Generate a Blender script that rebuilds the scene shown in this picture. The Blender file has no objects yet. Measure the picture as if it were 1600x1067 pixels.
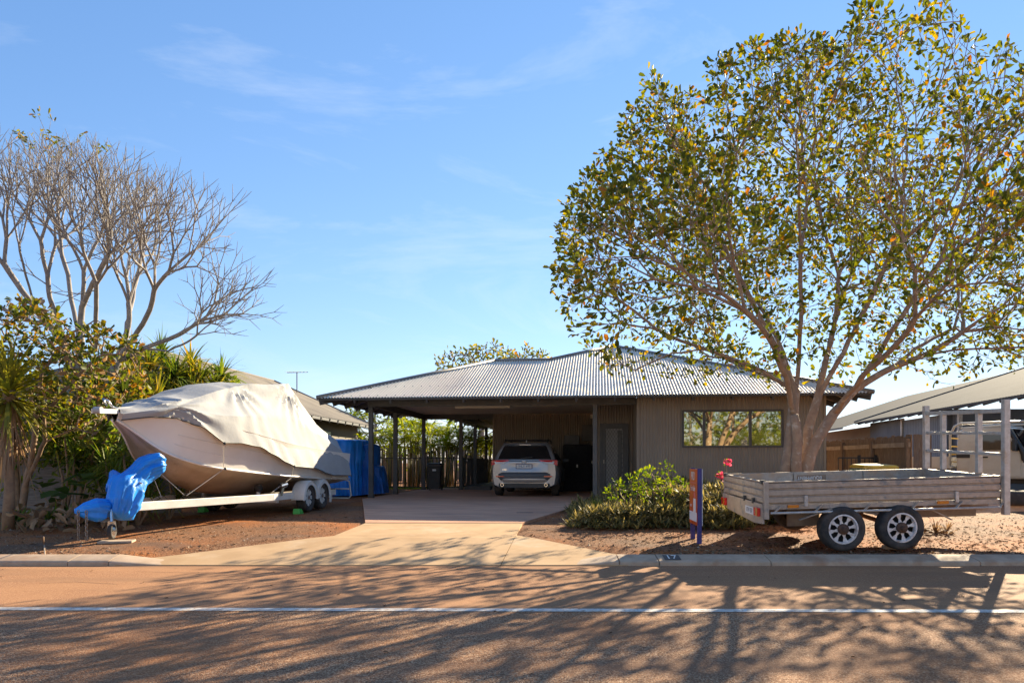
import bpy, math, random
import numpy as np
from math import sin, cos, pi, sqrt, radians as RAD
from mathutils import Vector, Matrix, Quaternion
SC = bpy.context.scene
COL = SC.collection
rnd = random.Random(7)
nrg = np.random.default_rng(11)

# ------------------------------------------------------------------ camera
EYE = 1.25; F = 1175.0; HZ = 722.0
cd = bpy.data.cameras.new('camera'); cam = bpy.data.objects.new('camera', cd); COL.objects.link(cam)
cam.location = (0, 0, EYE); cam.rotation_euler = (RAD(90), 0, 0)
cd.sensor_width = 36; cd.lens = F / 1600 * 36; cd.shift_y = (HZ - 533.5) / 1600
cd.clip_start = 0.1; cd.clip_end = 3000
SC.camera = cam
# ------------------------------------------------------------------ sky and sun
SUNV = Vector((1.40, 1.98, 1.0)).normalized()          # towards the sun
wd = bpy.data.worlds.new('World'); SC.world = wd; wd.use_nodes = True
nt = wd.node_tree; nt.nodes.clear()
def N(t, typ, **k):
    n = t.nodes.new(typ)
    for a, b in k.items(): setattr(n, a, b)
    return n
wo = N(nt, 'ShaderNodeOutputWorld'); bg = N(nt, 'ShaderNodeBackground')
sky = N(nt, 'ShaderNodeTexSky', sky_type='NISHITA', sun_disc=False)
sky.sun_elevation = math.asin(SUNV.z); sky.sun_rotation = math.atan2(SUNV.x, SUNV.y)
sky.altitude = 0; sky.air_density = 1.0; sky.dust_density = 0.0; sky.ozone_density = 4.0
bg.inputs['Strength'].default_value = 0.10
tc = N(nt, 'ShaderNodeTexCoord')
mp = N(nt, 'ShaderNodeMapping'); mp.inputs['Rotation'].default_value = (0, RAD(32), RAD(20)); mp.inputs['Scale'].default_value = (1.5, 1.5, 6.0); mp.inputs['Location'].default_value = (.35, 0, .55)
nt.links.new(tc.outputs['Generated'], mp.inputs['Vector'])
nz = N(nt, 'ShaderNodeTexNoise'); nz.inputs['Scale'].default_value = 1.6; nz.inputs['Detail'].default_value = 7; nz.inputs['Roughness'].default_value = .62
nz.inputs['Distortion'].default_value = .5
nt.links.new(mp.outputs['Vector'], nz.inputs['Vector'])
cr = N(nt, 'ShaderNodeValToRGB'); cr.color_ramp.elements[0].position = .52; cr.color_ramp.elements[1].position = .80
nt.links.new(nz.outputs['Fac'], cr.inputs['Fac'])
mul = N(nt, 'ShaderNodeMath', operation='MULTIPLY'); mul.inputs[1].default_value = .36
nt.links.new(cr.outputs['Color'], mul.inputs[0])
sep = N(nt, 'ShaderNodeSeparateColor'); cmb = N(nt, 'ShaderNodeCombineColor'); nt.links.new(sky.outputs['Color'], sep.inputs[0])
for i, (gm_, kk_) in enumerate(((.86, .55), (.72, .69), (.60, 1.0))):     # soften the sky's contrast evenly over the whole dome
    pw = N(nt, 'ShaderNodeMath', operation='POWER'); pw.inputs[1].default_value = gm_; nt.links.new(sep.outputs[i], pw.inputs[0])
    ml = N(nt, 'ShaderNodeMath', operation='MULTIPLY'); ml.inputs[1].default_value = kk_; nt.links.new(pw.outputs[0], ml.inputs[0]); nt.links.new(ml.outputs[0], cmb.inputs[i])
mx = N(nt, 'ShaderNodeMixRGB'); mx.inputs['Color2'].default_value = (2.7, 2.85, 3.0, 1)
nt.links.new(mul.outputs[0], mx.inputs['Fac']); nt.links.new(cmb.outputs[0], mx.inputs['Color1']); nt.links.new(mx.outputs['Color'], bg.inputs['Color']); nt.links.new(bg.outputs[0], wo.inputs['Surface'])
sl = bpy.data.lights.new('sun', 'SUN'); sl.energy = 4.0; sl.angle = RAD(.4); sl.color = (1, .85, .60)
so = bpy.data.objects.new('sun', sl); COL.objects.link(so); so.location = (20, 30, 30)
so.rotation_euler = (-SUNV).to_track_quat('-Z', 'Y').to_euler()
SC.view_settings.view_transform = 'Standard'; SC.view_settings.look = 'None'; SC.view_settings.gamma = 1
SC.view_settings.exposure = 2.0
SC.render.engine = 'CYCLES'
SC.cycles.use_denoising = True
SC.cycles.max_bounces = 10; SC.cycles.transparent_max_bounces = 12

# ------------------------------------------------------------------ helpers
def at(px, py, Y):
    return Vector(((px - 800) / F * Y, Y, EYE - (py - HZ) / F * Y))
def gz(y):
    return float(np.interp(y, [9.1, 9.4, 12.6, 17.0, 60], [.088, .09, .21, .285, .285]))
def gpt(px, py, dz=0.0):
    Y = 12.0
    for _ in range(60):
        Y = (EYE - gz(Y) - dz) * F / (py - HZ)
        Y = max(2.0, min(Y, 80))
    return Vector(((px - 800) / F * Y, Y, gz(Y) + dz))
def mw(o):
    return (mw(o.parent) if o.parent else Matrix()) @ o.matrix_basis

class MB:
    def __init__(s): s.v = []; s.f = []
    def add(s, vs, fs):
        o = len(s.v); s.v += [tuple(p) for p in vs]; s.f += [tuple(i + o for i in f) for f in fs]; return s
    def box(s, x0, x1, y0, y1, z0, z1, M=None):
        vs = [Vector((x, y, z)) for z in (z0, z1) for y in (y0, y1) for x in (x0, x1)]
        if M: vs = [M @ p for p in vs]
        return s.add(vs, [(0, 2, 3, 1), (4, 5, 7, 6), (0, 1, 5, 4), (2, 6, 7, 3), (0, 4, 6, 2), (1, 3, 7, 5)])
    def bar(s, a, b, w, h, up=(0, 0, 1)):
        a = Vector(a); b = Vector(b); d = (b - a).normalized(); u = Vector(up)
        x = d.cross(u)
        if x.length < 1e-4: x = d.cross(Vector((1, 0, 0)))
        x.normalize(); u = x.cross(d)
        vs = []
        for p in (a, b):
            for i, j in ((-1, -1), (1, -1), (1, 1), (-1, 1)): vs.append(p + x * (i * w / 2) + u * (j * h / 2))
        return s.add(vs, [(0, 1, 2, 3), (7, 6, 5, 4), (0, 4, 5, 1), (1, 5, 6, 2), (2, 6, 7, 3), (3, 7, 4, 0)])
    def tube(s, pts, rad, n=8, caps=True):
        pts = [Vector(p) for p in pts]
        if not hasattr(rad, '__len__'): rad = [rad] * len(pts)
        t0 = (pts[1] - pts[0]).normalized()
        ref = Vector((0, 0, 1)) if abs(t0.z) < .9 else Vector((1, 0, 0))
        x = t0.cross(ref).normalized(); vs = []; fs = []
        for i, p in enumerate(pts):
            a = pts[max(0, i - 1)]; b = pts[min(len(pts) - 1, i + 1)]
            t = (b - a)
            t = t.normalized() if t.length > 1e-9 else t0
            x = (x - t * x.dot(t))
            x = x.normalized() if x.length > 1e-6 else t.orthogonal().normalized()
            y = t.cross(x)
            for k in range(n):
                q = 2 * pi * k / n
                vs.append(p + (x * cos(q) + y * sin(q)) * rad[i])
        for i in range(len(pts) - 1):
            for k in range(n):
                k2 = (k + 1) % n
                fs.append((i * n + k, i * n + k2, (i + 1) * n + k2, (i + 1) * n + k))
        if caps:
            fs.append(tuple(range(n))[::-1]); fs.append(tuple((len(pts) - 1) * n + k for k in range(n)))
        return s.add(vs, fs)
    def cyl(s, a, b, r, r2=None, n=14): return s.tube([a, b], [r, r if r2 is None else r2], n)
    def lathe(s, prof, c=(0, 0, 0), ax=(0, 0, 1), n=20, close=False, caps=True):
        ax = Vector(ax).normalized(); x = ax.orthogonal().normalized(); y = ax.cross(x); c = Vector(c)
        vs = []; fs = []; m = len(prof)
        for r, h in prof:
            for k in range(n):
                q = 2 * pi * k / n; vs.append(c + ax * h + (x * cos(q) + y * sin(q)) * r)
        for i in range(m if close else m - 1):
            j = (i + 1) % m
            for k in range(n):
                k2 = (k + 1) % n; fs.append((i * n + k, i * n + k2, j * n + k2, j * n + k))
        if not close and caps:
            if prof[0][0] > 1e-5: fs.append(tuple(range(n))[::-1])
            if prof[-1][0] > 1e-5: fs.append(tuple((m - 1) * n + k for k in range(n)))
        return s.add(vs, fs)
    def prism(s, poly, ext):
        n = len(poly); e = Vector(ext); a = [Vector(p) for p in poly]
        return s.add(a + [p + e for p in a], [tuple(range(n))[::-1], tuple(range(n, 2 * n))] + [(i, (i + 1) % n, n + (i + 1) % n, n + i) for i in range(n)])
    def grid(s, rows, closeu=False):
        h = len(rows); w = len(rows[0]); fs = []
        for i in range(h - 1):
            for j in range(w if closeu else w - 1):
                j2 = (j + 1) % w; fs.append((i * w + j, i * w + j2, (i + 1) * w + j2, (i + 1) * w + j))
        return s.add([p for r in rows for p in r], fs)
    def ball(s, c, rx, ry=None, rz=None, n=10, m=7):
        ry = rx if ry is None else ry; rz = rx if rz is None else rz; c = Vector(c)
        rows = [[c + Vector((rx * sin(pi * i / m) * cos(2 * pi * k / n), ry * sin(pi * i / m) * sin(2 * pi * k / n), -rz * cos(pi * i / m))) for k in range(n)] for i in range(m + 1)]
        return s.grid(rows, True)
    def quad(s, a, b, c, d): return s.add([a, b, c, d], [(0, 1, 2, 3)])
    def build(s, name, mat, parent=None, world=False, smooth=False, bevel=0, loc=None, rotz=0, auto=None):
        me = bpy.data.meshes.new(name)
        vs = s.v
        if world and parent is not None:
            iv = mw(parent).inverted(); vs = [tuple(iv @ Vector(p)) for p in vs]
        me.from_pydata(vs, [], s.f); me.update()
        if mat: me.materials.append(M[mat] if isinstance(mat, str) else mat)
        o = bpy.data.objects.new(name, me); COL.objects.link(o)
        if loc is not None: o.location = loc
        if rotz: o.rotation_euler.z = rotz
        if parent is not None: o.parent = parent
        if smooth:
            me.polygons.foreach_set('use_smooth', [True] * len(me.polygons))
            if auto:
                me.set_sharp_from_angle(angle=RAD(auto))
        if bevel:
            md = o.modifiers.new('bevel', 'BEVEL'); md.width = bevel; md.segments = 2; md.limit_method = 'ANGLE'; md.angle_limit = RAD(40)
        return o
def tag(o, label=None, cat=None, group=None, kind=None):
    if label: o['label'] = label
    if cat: o['category'] = cat
    if group: o['group'] = group
    if kind: o['kind'] = kind
    return o
def empty(name, loc, rotz=0, label=None, cat=None, group=None):
    o = bpy.data.objects.new(name, None); COL.objects.link(o); o.location = loc; o.rotation_euler = (0, 0, rotz)
    o.empty_display_size = .2
    return tag(o, label, cat, group)
def copy_tree(o, parent=None):
    c = o.copy(); COL.objects.link(c)
    if parent is not None: c.parent = parent
    for ch in o.children: copy_tree(ch, c)
    return c
def np_mesh(name, verts, faces, mat, parent=None, smooth=False):
    """verts (n,3) array, faces (m,k) int array of equal-size faces"""
    verts = np.asarray(verts, dtype=np.float32); faces = np.asarray(faces, dtype=np.int32)
    me = bpy.data.meshes.new(name); k = faces.shape[1]; m = faces.shape[0]
    me.vertices.add(len(verts)); me.vertices.foreach_set('co', verts.ravel())
    me.loops.add(m * k); me.loops.foreach_set('vertex_index', faces.ravel())
    me.polygons.add(m); me.polygons.foreach_set('loop_start', np.arange(m, dtype=np.int32) * k)
    if smooth: me.polygons.foreach_set('use_smooth', [True] * m)
    me.update(calc_edges=True); me.validate()
    me.materials.append(M[mat])
    o = bpy.data.objects.new(name, me); COL.objects.link(o)
    if parent is not None: o.parent = parent
    return o
def text(name, s, size, mat, parent, Mx, align='CENTER', ext=.002):
    cu = bpy.data.curves.new(name, 'FONT'); cu.body = s; cu.size = size; cu.align_x = align; cu.align_y = 'CENTER'; cu.extrude = ext
    t = bpy.data.objects.new(name, cu); COL.objects.link(t)
    me = bpy.data.meshes.new_from_object(t); bpy.data.objects.remove(t)
    me.materials.clear(); me.materials.append(M[mat])
    o = bpy.data.objects.new(name, me); COL.objects.link(o); o.parent = parent; o.matrix_basis = Mx
    return o
def noise1(x, seed=0.0):
    return (sin(x * 1.7 + seed) + sin(x * 3.1 + seed * 2.3) * .6 + sin(x * 7.3 + seed * 1.1) * .3) / 1.9
from mathutils import noise as mnoise

# ------------------------------------------------------------------ materials
M = {}
def mat(name, c1, c2=None, scale=4.0, rough=.65, metal=0.0, bump=0.0, bscale=40.0, detail=5.0, c3=None, s3=1.0, f3=(.55, .7), spec=.5,
        stretch=None, bdist=.01, coat=0.0, ramp=(.38, .62)):
    m = bpy.data.materials.new(name); m.use_nodes = True; t = m.node_tree
    b = t.nodes['Principled BSDF']; L = t.links.new
    b.inputs['Base Color'].default_value = (*c1, 1); b.inputs['Roughness'].default_value = rough; b.inputs['Metallic'].default_value = metal
    b.inputs['Specular IOR Level'].default_value = spec; b.inputs['Coat Weight'].default_value = coat; b.inputs['Coat Roughness'].default_value = .06
    co = N(t, 'ShaderNodeTexCoord'); vec = co.outputs['Object']
    if stretch:
        q = N(t, 'ShaderNodeMapping'); q.inputs['Scale'].default_value = stretch; L(vec, q.inputs['Vector']); vec = q.outputs['Vector']
    out = None
    def noise(s, d=detail):
        n = N(t, 'ShaderNodeTexNoise'); n.inputs['Scale'].default_value = s; n.inputs['Detail'].default_value = d; n.inputs['Roughness'].default_value = .6
        L(vec, n.inputs['Vector']); return n.outputs['Fac']
    def rampf(src, a, bb):
        r = N(t, 'ShaderNodeMapRange'); r.inputs['From Min'].default_value = a; r.inputs['From Max'].default_value = bb; L(src, r.inputs['Value']); return r.outputs['Result']
    def mixc(f, a, bb):
        x = N(t, 'ShaderNodeMixRGB'); L(f, x.inputs['Fac'])
        for k, c in (('Color1', a), ('Color2', bb)):
            if isinstance(c, tuple): x.inputs[k].default_value = (*c, 1)
            else: L(c, x.inputs[k])
        return x.outputs['Color']
    if c2:
        out = mixc(rampf(noise(scale), *ramp), c1, c2)
    if c3:
        out = mixc(rampf(noise(s3, 6), *f3), out if out is not None else c1, c3)
    if out is not None: L(out, b.inputs['Base Color'])
    if bump:
        bn = N(t, 'ShaderNodeBump'); bn.inputs['Strength'].default_value = bump; bn.inputs['Distance'].default_value = bdist
        L(noise(bscale, 4), bn.inputs['Height']); L(bn.outputs['Normal'], b.inputs['Normal'])
    M[name] = m; return m
def leafmat(name, cols, trans=.45, rough=.6, tcol=None, spec=.2):
    """leaf: colour varies from leaf to leaf, light passes through"""
    m = bpy.data.materials.new(name); m.use_nodes = True; t = m.node_tree; b = t.nodes['Principled BSDF']; L = t.links.new
    g = N(t, 'ShaderNodeNewGeometry'); r = N(t, 'ShaderNodeValToRGB'); r.color_ramp.interpolation = 'LINEAR'
    el = r.color_ramp.elements
    while len(el) < len(cols): el.new(.5)
    for i, (p, c) in enumerate(cols): el[i].position = p; el[i].color = (*c, 1)
    L(g.outputs['Random Per Island'], r.inputs['Fac']); L(r.outputs['Color'], b.inputs['Base Color'])
    b.inputs['Roughness'].default_value = rough; b.inputs['Specular IOR Level'].default_value = spec
    tr = N(t, 'ShaderNodeBsdfTranslucent'); ms = N(t, 'ShaderNodeMixShader'); ms.inputs['Fac'].default_value = trans
    hs = N(t, 'ShaderNodeHueSaturation'); hs.inputs['Saturation'].default_value = 1.15; hs.inputs['Value'].default_value = 1.7
    L(r.outputs['Color'], hs.inputs['Color']); L(hs.outputs['Color'], tr.inputs['Color'])
    o = t.nodes['Material Output']; L(b.outputs[0], ms.inputs[1]); L(tr.outputs[0], ms.inputs[2]); L(ms.outputs[0], o.inputs['Surface'])
    M[name] = m; return m
def stonemat(name, cols, cell, rough=.85, pst=None, bump=.6, bdist=.006, big=None, bigs=.6, bigf=(.45, .7), patch=None, patchs=2.5, patchf=(.5, .7)):
    """coarse aggregate: every chip has its own tone"""
    m = bpy.data.materials.new(name); m.use_nodes = True; t = m.node_tree; b = t.nodes['Principled BSDF']; L = t.links.new
    b.inputs['Roughness'].default_value = rough; b.inputs['Specular IOR Level'].default_value = .08
    co = N(t, 'ShaderNodeTexCoord'); vo = N(t, 'ShaderNodeTexVoronoi'); vo.inputs['Scale'].default_value = cell; L(co.outputs['Object'], vo.inputs['Vector'])
    sx = N(t, 'ShaderNodeSeparateColor'); L(vo.outputs['Color'], sx.inputs[0])
    r = N(t, 'ShaderNodeValToRGB'); el = r.color_ramp.elements
    while len(el) < len(cols): el.new(.5)
    for i, (p, c) in enumerate(cols): el[i].position = p; el[i].color = (*c, 1)
    L(sx.outputs[0], r.inputs['Fac']); out = r.outputs['Color']
    for c, s, ff in ((big, bigs, bigf), (patch, patchs, patchf)):
        if c:
            n = N(t, 'ShaderNodeTexNoise'); n.inputs['Scale'].default_value = s; n.inputs['Detail'].default_value = 6; L(co.outputs['Object'], n.inputs['Vector'])
            if pst and c is patch:
                pm = N(t, 'ShaderNodeMapping'); pm.inputs['Scale'].default_value = pst; L(co.outputs['Object'], pm.inputs['Vector']); L(pm.outputs['Vector'], n.inputs['Vector'])
            mr = N(t, 'ShaderNodeMapRange'); mr.inputs['From Min'].default_value = ff[0]; mr.inputs['From Max'].default_value = ff[1]; mr.inputs['To Max'].default_value = .8
            L(n.outputs['Fac'], mr.inputs['Value'])
            x = N(t, 'ShaderNodeMixRGB'); L(mr.outputs['Result'], x.inputs['Fac']); L(out, x.inputs['Color1']); x.inputs['Color2'].default_value = (*c, 1); out = x.outputs['Color']
    L(out, b.inputs['Base Color'])
    bn = N(t, 'ShaderNodeBump'); bn.inputs['Strength'].default_value = bump; bn.inputs['Distance'].default_value = bdist
    bn.invert = True
    L(vo.outputs['Distance'], bn.inputs['Height']); L(bn.outputs['Normal'], b.inputs['Normal'])
    M[name] = m; return m

stonemat('chipseal', [(0, (.09, .045, .028)), (.35, (.26, .135, .072)), (.7, (.41, .225, .125)), (1, (.60, .41, .26))], 120, big=(.36, .15, .062), bigs=.5, bump=.9, bdist=.006, patch=(.23, .125, .075), patchs=1.3, pst=(.22, 1.3, 1))
stonemat('asphalt_lane', [(0, (.20, .095, .05)), (.5, (.35, .175, .09)), (1, (.47, .27, .15))], 170, big=(.42, .22, .11), bigs=.7, bump=.35, bdist=.003, patch=(.27, .15, .085), patchs=1.6, pst=(.3, 1.2, 1), patchf=(.48, .68))
stonemat('soil', [(0, (.09, .04, .022)), (.4, (.21, .09, .042)), (.75, (.31, .15, .075)), (1, (.42, .27, .16))], 80, big=(.44, .15, .045), bigs=.45, bigf=(.46, .62), bump=.8, bdist=.012, patch=(.16, .10, .07), patchs=1.4)
mat('concrete_tan', (.50, .33, .185), (.42, .27, .145), 1.7, .85, spec=.15, bump=.25, bscale=160, c3=(.56, .42, .28), s3=.8, bdist=.003)
mat('concrete_red', (.60, .35, .23), (.48, .27, .18), 1.1, .85, spec=.08, bump=.2, bscale=150, c3=(.36, .22, .16), s3=.6, stretch=(1, 3.5, 1), bdist=.003)
mat('kerb', (.50, .36, .245), (.40, .28, .185), 5, .85, bump=.4, bscale=120, c3=(.36, .19, .10), s3=2.3, f3=(.52, .7), bdist=.004)
mat('line_white', (.66, .63, .57), (.52, .45, .38), 9, .7, bump=.3, bscale=150, c3=(.38, .24, .15), s3=26, f3=(.52, .64), bdist=.003)
mat('number_black', (.02, .02, .022), (.05, .04, .04), 20, .5)
mat('white_paint', (.78, .77, .74), (.70, .68, .63), 6, .4)
mat('roof_metal', (.86, .73, .57), (.76, .63, .48), .7, .5, spec=.25, metal=.12, c3=(.62, .52, .43), s3=.5, stretch=(2, .35, 1))
mat('roof_cap', (.17, .16, .15), (.22, .20, .18), 2, .45, metal=.3)
mat('wall_metal', (.275, .228, .178), (.235, .193, .15), .8, .5, metal=.1)
mat('trim_dark', (.055, .054, .053), (.075, .07, .066), 4, .5)
mat('post_paint', (.075, .075, .075), (.10, .095, .09), 5, .5)
mat('ceiling', (.86, .77, .65), (.83, .73, .61), 1.2, .7)
mat('lamp_white', (.78, .70, .55), None, rough=.35)
mat('mesh_grey', (.34, .33, .31), (.28, .27, .26), 8, .5, metal=.3)
mat('door_panel', (.045, .05, .055), None, rough=.35)
mat('dark_void', (.012, .012, .012), None, rough=.7)
mat('black_plastic', (.018, .018, .019), (.03, .03, .03), 9, .45)
mat('black_cloth', (.014, .014, .016), (.028, .028, .032), 14, .85, bump=.5, bscale=60)
mat('rubber', (.028, .027, .026), (.075, .06, .05), 7, .85, bump=.3, bscale=70)
mat('galv', (.42, .40, .375), (.32, .30, .275), 11, .48, metal=.55, c3=(.42, .30, .21), s3=2.6, f3=(.46, .66), bump=.15, bscale=50)
mat('galv_dusty', (.49, .395, .31), (.40, .315, .24), 13, .6, metal=.2, c3=(.25, .24, .225), s3=5.5, f3=(.56, .66), bump=.2, bscale=55)
mat('galv_post', (.56, .54, .51), (.45, .43, .40), 16, .5, metal=.45, c3=(.42, .33, .25), s3=5)
mat('frame_rusty', (.33, .24, .17), (.24, .17, .125), 8, .65, metal=.2)
mat('wheel_white', (.80, .76, .73), (.68, .61, .57), 14, .45, c3=(.40, .28, .20), s3=10, f3=(.58, .72))
mat('rust', (.13, .065, .035), (.07, .04, .03), 20, .8, bump=.4)
mat('red_lens', (.70, .02, .018), None, rough=.2, coat=.5)
mat('amber_lens', (.62, .19, .015), None, rough=.2, coat=.5)
mat('clear_lens', (.75, .70, .66), None, rough=.12, coat=.6)
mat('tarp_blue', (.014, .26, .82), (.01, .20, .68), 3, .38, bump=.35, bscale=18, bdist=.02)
mat('tarp_blue_shade', (.012, .16, .58), (.01, .11, .42), 3, .42, bump=.35, bscale=18, bdist=.02)  # same blue tarp, shade of the load's right side put into the colour
mat('canvas', (.37, .37, .37), (.33, .33, .33), 2.2, .8, bump=.25, bscale=9, bdist=.02)
mat('hull_white', (.82, .78, .72), (.77, .72, .66), 2, .32, c3=(.70, .63, .55), s3=1.4)
mat('hull_alloy', (.52, .43, .33), (.43, .35, .26), 3, .42, metal=.45, c3=(.27, .20, .14), s3=2.0)
mat('trailer_white', (.74, .72, .68), (.66, .62, .57), 4, .4)
mat('chrome', (.62, .62, .62), None, rough=.18, metal=1)
mat('chain', (.36, .30, .24), (.24, .18, .13), 30, .5, metal=.6)
mat('chock_green', (.10, .50, .09), (.08, .42, .07), 10, .5)
mat('timber_board', (.44, .34, .25), (.34, .25, .18), 6, .8)
mat('rope', (.50, .45, .38), None, rough=.9)
mat('car_silver', (.34, .35, .37), (.32, .33, .35), 2, .3, metal=.35, coat=.4)
mat('car_glass', (.012, .013, .015), None, rough=.06, coat=.5)
mat('car_grey', (.085, .09, .10), None, rough=.5)
mat('car_skid', (.45, .41, .37), None, rough=.35, metal=.5)
mat('plate_white', (.74, .73, .72), None, rough=.4)
mat('plate_blue', (.02, .03, .11), None, rough=.4)
mat('ute_cream', (.64, .57, .45), (.58, .50, .38), 3, .35, coat=.4)
mat('ute_white', (.74, .72, .67), (.70, .67, .61), 3, .3, coat=.5)
mat('paling', (.25, .165, .105), (.17, .115, .08), 9, .85, bump=.4, bscale=30, stretch=(6, 6, .7), c3=(.30, .24, .19), s3=4)
mat('grey_board', (.27, .235, .205), (.19, .16, .14), 5, .85, bump=.4, bscale=20, stretch=(1, 1, 8))
mat('bin_black', (.022, .024, .025), (.035, .035, .036), 6, .5)
mat('bin_green', (.10, .17, .08), (.13, .19, .10), 6, .5)
mat('bin_yellow', (.72, .46, .035), (.62, .38, .03), 5, .45)
mat('sign_orange', (.62, .10, .018), (.58, .085, .015), 5, .35)
mat('sign_blue', (.035, .035, .17), (.05, .045, .20), 9, .4)
mat('sign_white', (.78, .77, .76), None, rough=.4)
mat('sign_pink', (.72, .20, .24), None, rough=.4)
mat('neigh_roof', (.27, .235, .19), (.22, .19, .155), 1, .85, spec=.08)
mat('neigh_wall', (.13, .10, .06), (.11, .085, .05), 2, .7)
mat('grey_roof', (.10, .10, .10), (.085, .085, .085), 1.5, .85, spec=.05, metal=0, stretch=(1, .4, 1))
mat('render_cream', (.70, .61, .47), (.66, .57, .43), 1, .8)
mat('blue_wall', (.15, .17, .20), (.12, .135, .165), 1.2, .5, metal=.2)
mat('light_wall', (.30, .29, .27), (.26, .25, .235), 1.2, .7)
mat('brick_red', (.34, .13, .07), (.26, .10, .06), 12, .85, bump=.4)
mat('bark_pale', (.36, .255, .175), (.27, .185, .13), 7, .85, bump=.5, bscale=26, bdist=.02, c3=(.46, .39, .32), s3=9, f3=(.56, .68))
mat('bark_grey', (.30, .265, .23), (.22, .19, .165), 9, .85, bump=.35, bscale=30, bdist=.015)
mat('stem_tan', (.33, .21, .12), (.24, .15, .09), 8, .85, bump=.3, bscale=40)
mat('cane', (.34, .30, .15), (.24, .20, .10), 9, .6, stretch=(1, 1, 5))
mat('window_glass', (.47, .44, .33), None, rough=.02, metal=.92)
leafmat('leaf_tree', [(0, (.055, .07, .014)), (.45, (.11, .125, .02)), (.74, (.21, .195, .022)), (.93, (.38, .28, .028)), (1, (.36, .13, .03))], .33)
leafmat('leaf_shrub', [(0, (.05, .07, .014)), (.4, (.11, .125, .02)), (.7, (.21, .185, .028)), (.88, (.30, .14, .03)), (1, (.30, .24, .17))], .36)
leafmat('leaf_spiky', [(0, (.06, .10, .02)), (.5, (.12, .17, .03)), (.85, (.24, .26, .04)), (1, (.34, .27, .06))], .35)
leafmat('leaf_warm', [(0, (.07, .10, .018)), (.45, (.17, .18, .03)), (.8, (.32, .25, .05)), (1, (.40, .22, .06))], .4)
leafmat('leaf_dry', [(0, (.17, .10, .055)), (.5, (.30, .19, .11)), (1, (.42, .31, .20))], .25, rough=.8)
leafmat('leaf_bush', [(0, (.06, .10, .015)), (.5, (.13, .18, .022)), (1, (.29, .30, .035))], .36)
leafmat('leaf_bronze', [(0, (.06, .06, .028)), (.35, (.13, .115, .042)), (.7, (.28, .22, .08)), (1, (.44, .34, .14))], .34)
leafmat('leaf_palm', [(0, (.06, .11, .014)), (.5, (.20, .24, .02)), (1, (.42, .38, .03))], .5)
leafmat('leaf_broad', [(0, (.03, .065, .02)), (1, (.07, .12, .03))], .25)
leafmat('litter', [(0, (.07, .04, .024)), (.5, (.17, .10, .055)), (.85, (.29, .19, .11)), (1, (.46, .36, .25))], .1, rough=.85)
leafmat('pebbles', [(0, (.07, .035, .022)), (.5, (.18, .09, .05)), (.85, (.28, .17, .10)), (1, (.46, .36, .27))], .0, rough=.9)
leafmat('petal', [(0, (.62, .06, .12)), (1, (.75, .20, .25))], .3)
leafmat('grass_mat', [(0, (.10, .20, .02)), (1, (.25, .36, .04))], .4)
# ================================================================== SETTING
def far_grid(name, xs, ys, zf, matn):
    rows = [[(x, y, zf(x, y)) for x in xs] for y in ys]
    o = MB().grid(rows).build(name, matn, smooth=True); tag(o, kind='structure'); return o
def hn(x, y, s, a): return mnoise.noise(Vector((x * s, y * s, 3.3))) * a
def dz(y): return float(np.interp(y, [9.08, 10.8], [.012, gz(10.8) + .022])) if y < 10.8 else gz(y) + .022
xs = [-600, -200, -80, -40, -25] + list(np.arange(-16, 16.01, .2)) + [25, 40, 80, 200, 600]
ys = [9.39] + list(np.arange(9.5, 20.01, .2)) + [21, 23, 26, 30, 40, 60, 100, 250, 900]
def on_drive(x, y):
    l = np.interp(y, [9.0, 9.42, 10.0, 10.9, 11.1, 12.6, 19.4], [-4.85, -4.7, -4.4, -3.2, -2.75, -2.5, -3.9]); r_ = np.interp(y, [9.0, 9.4, 10.0, 11.0, 11.1, 12.6, 16.6, 19], [1.45, 1.8, 1.35, .15, .1, .2, 1.55, 3.8]); return l < x < r_
def groundz(x, y):
    z = gz(y)
    if y < 10.9 and on_drive(x, y): return dz(y) - .05
    if y < 9.45: return z - .02
    if abs(x) < 17 and y < 20.1: z += hn(x, y, .9, .02) + hn(x, y, 3.1, .012)
    return z - .012
far_grid('ground', xs, ys, groundz, 'soil')
far_grid('terrain', [-600, 600], [-600, -8.0], lambda x, y: -.02, 'soil')
far_grid('bounce_footpath', [-60, 60], [-12.0, -8.2], lambda x, y: -.004, 'concrete_tan')  # unseen pale strip added across the road to bounce sunlight back
# road: coarse chip seal this side of the white line, smoother lane by the kerb
LINE = lambda x: 6.36 - .012 * (x - 0)
rx = [-300, -60, -20, -10, -5, 0, 5, 10, 20, 60, 300]
rd = MB().grid([[(x, -8.0, 0) for x in rx], [(x, 0, .0) for x in rx], [(x, LINE(x), 0) for x in rx]]).build('road', 'chipseal'); tag(rd, kind='structure')
ln = MB().grid([[(x, LINE(x), .0) for x in rx], [(x, 9.15, .0) for x in rx]]).build('parking_lane', 'asphalt_lane'); tag(ln, kind='structure')
wl = MB()
wx = list(np.arange(-20, 20.01, .12))
wl.grid([[(x, LINE(x) - .062 + hn(x, 1, 9, .008), .004) for x in wx], [(x, LINE(x) + .062 + hn(x, 5, 9, .008), .004) for x in wx]])
tag(wl.build('road_line', 'line_white'), kind='structure')
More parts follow.
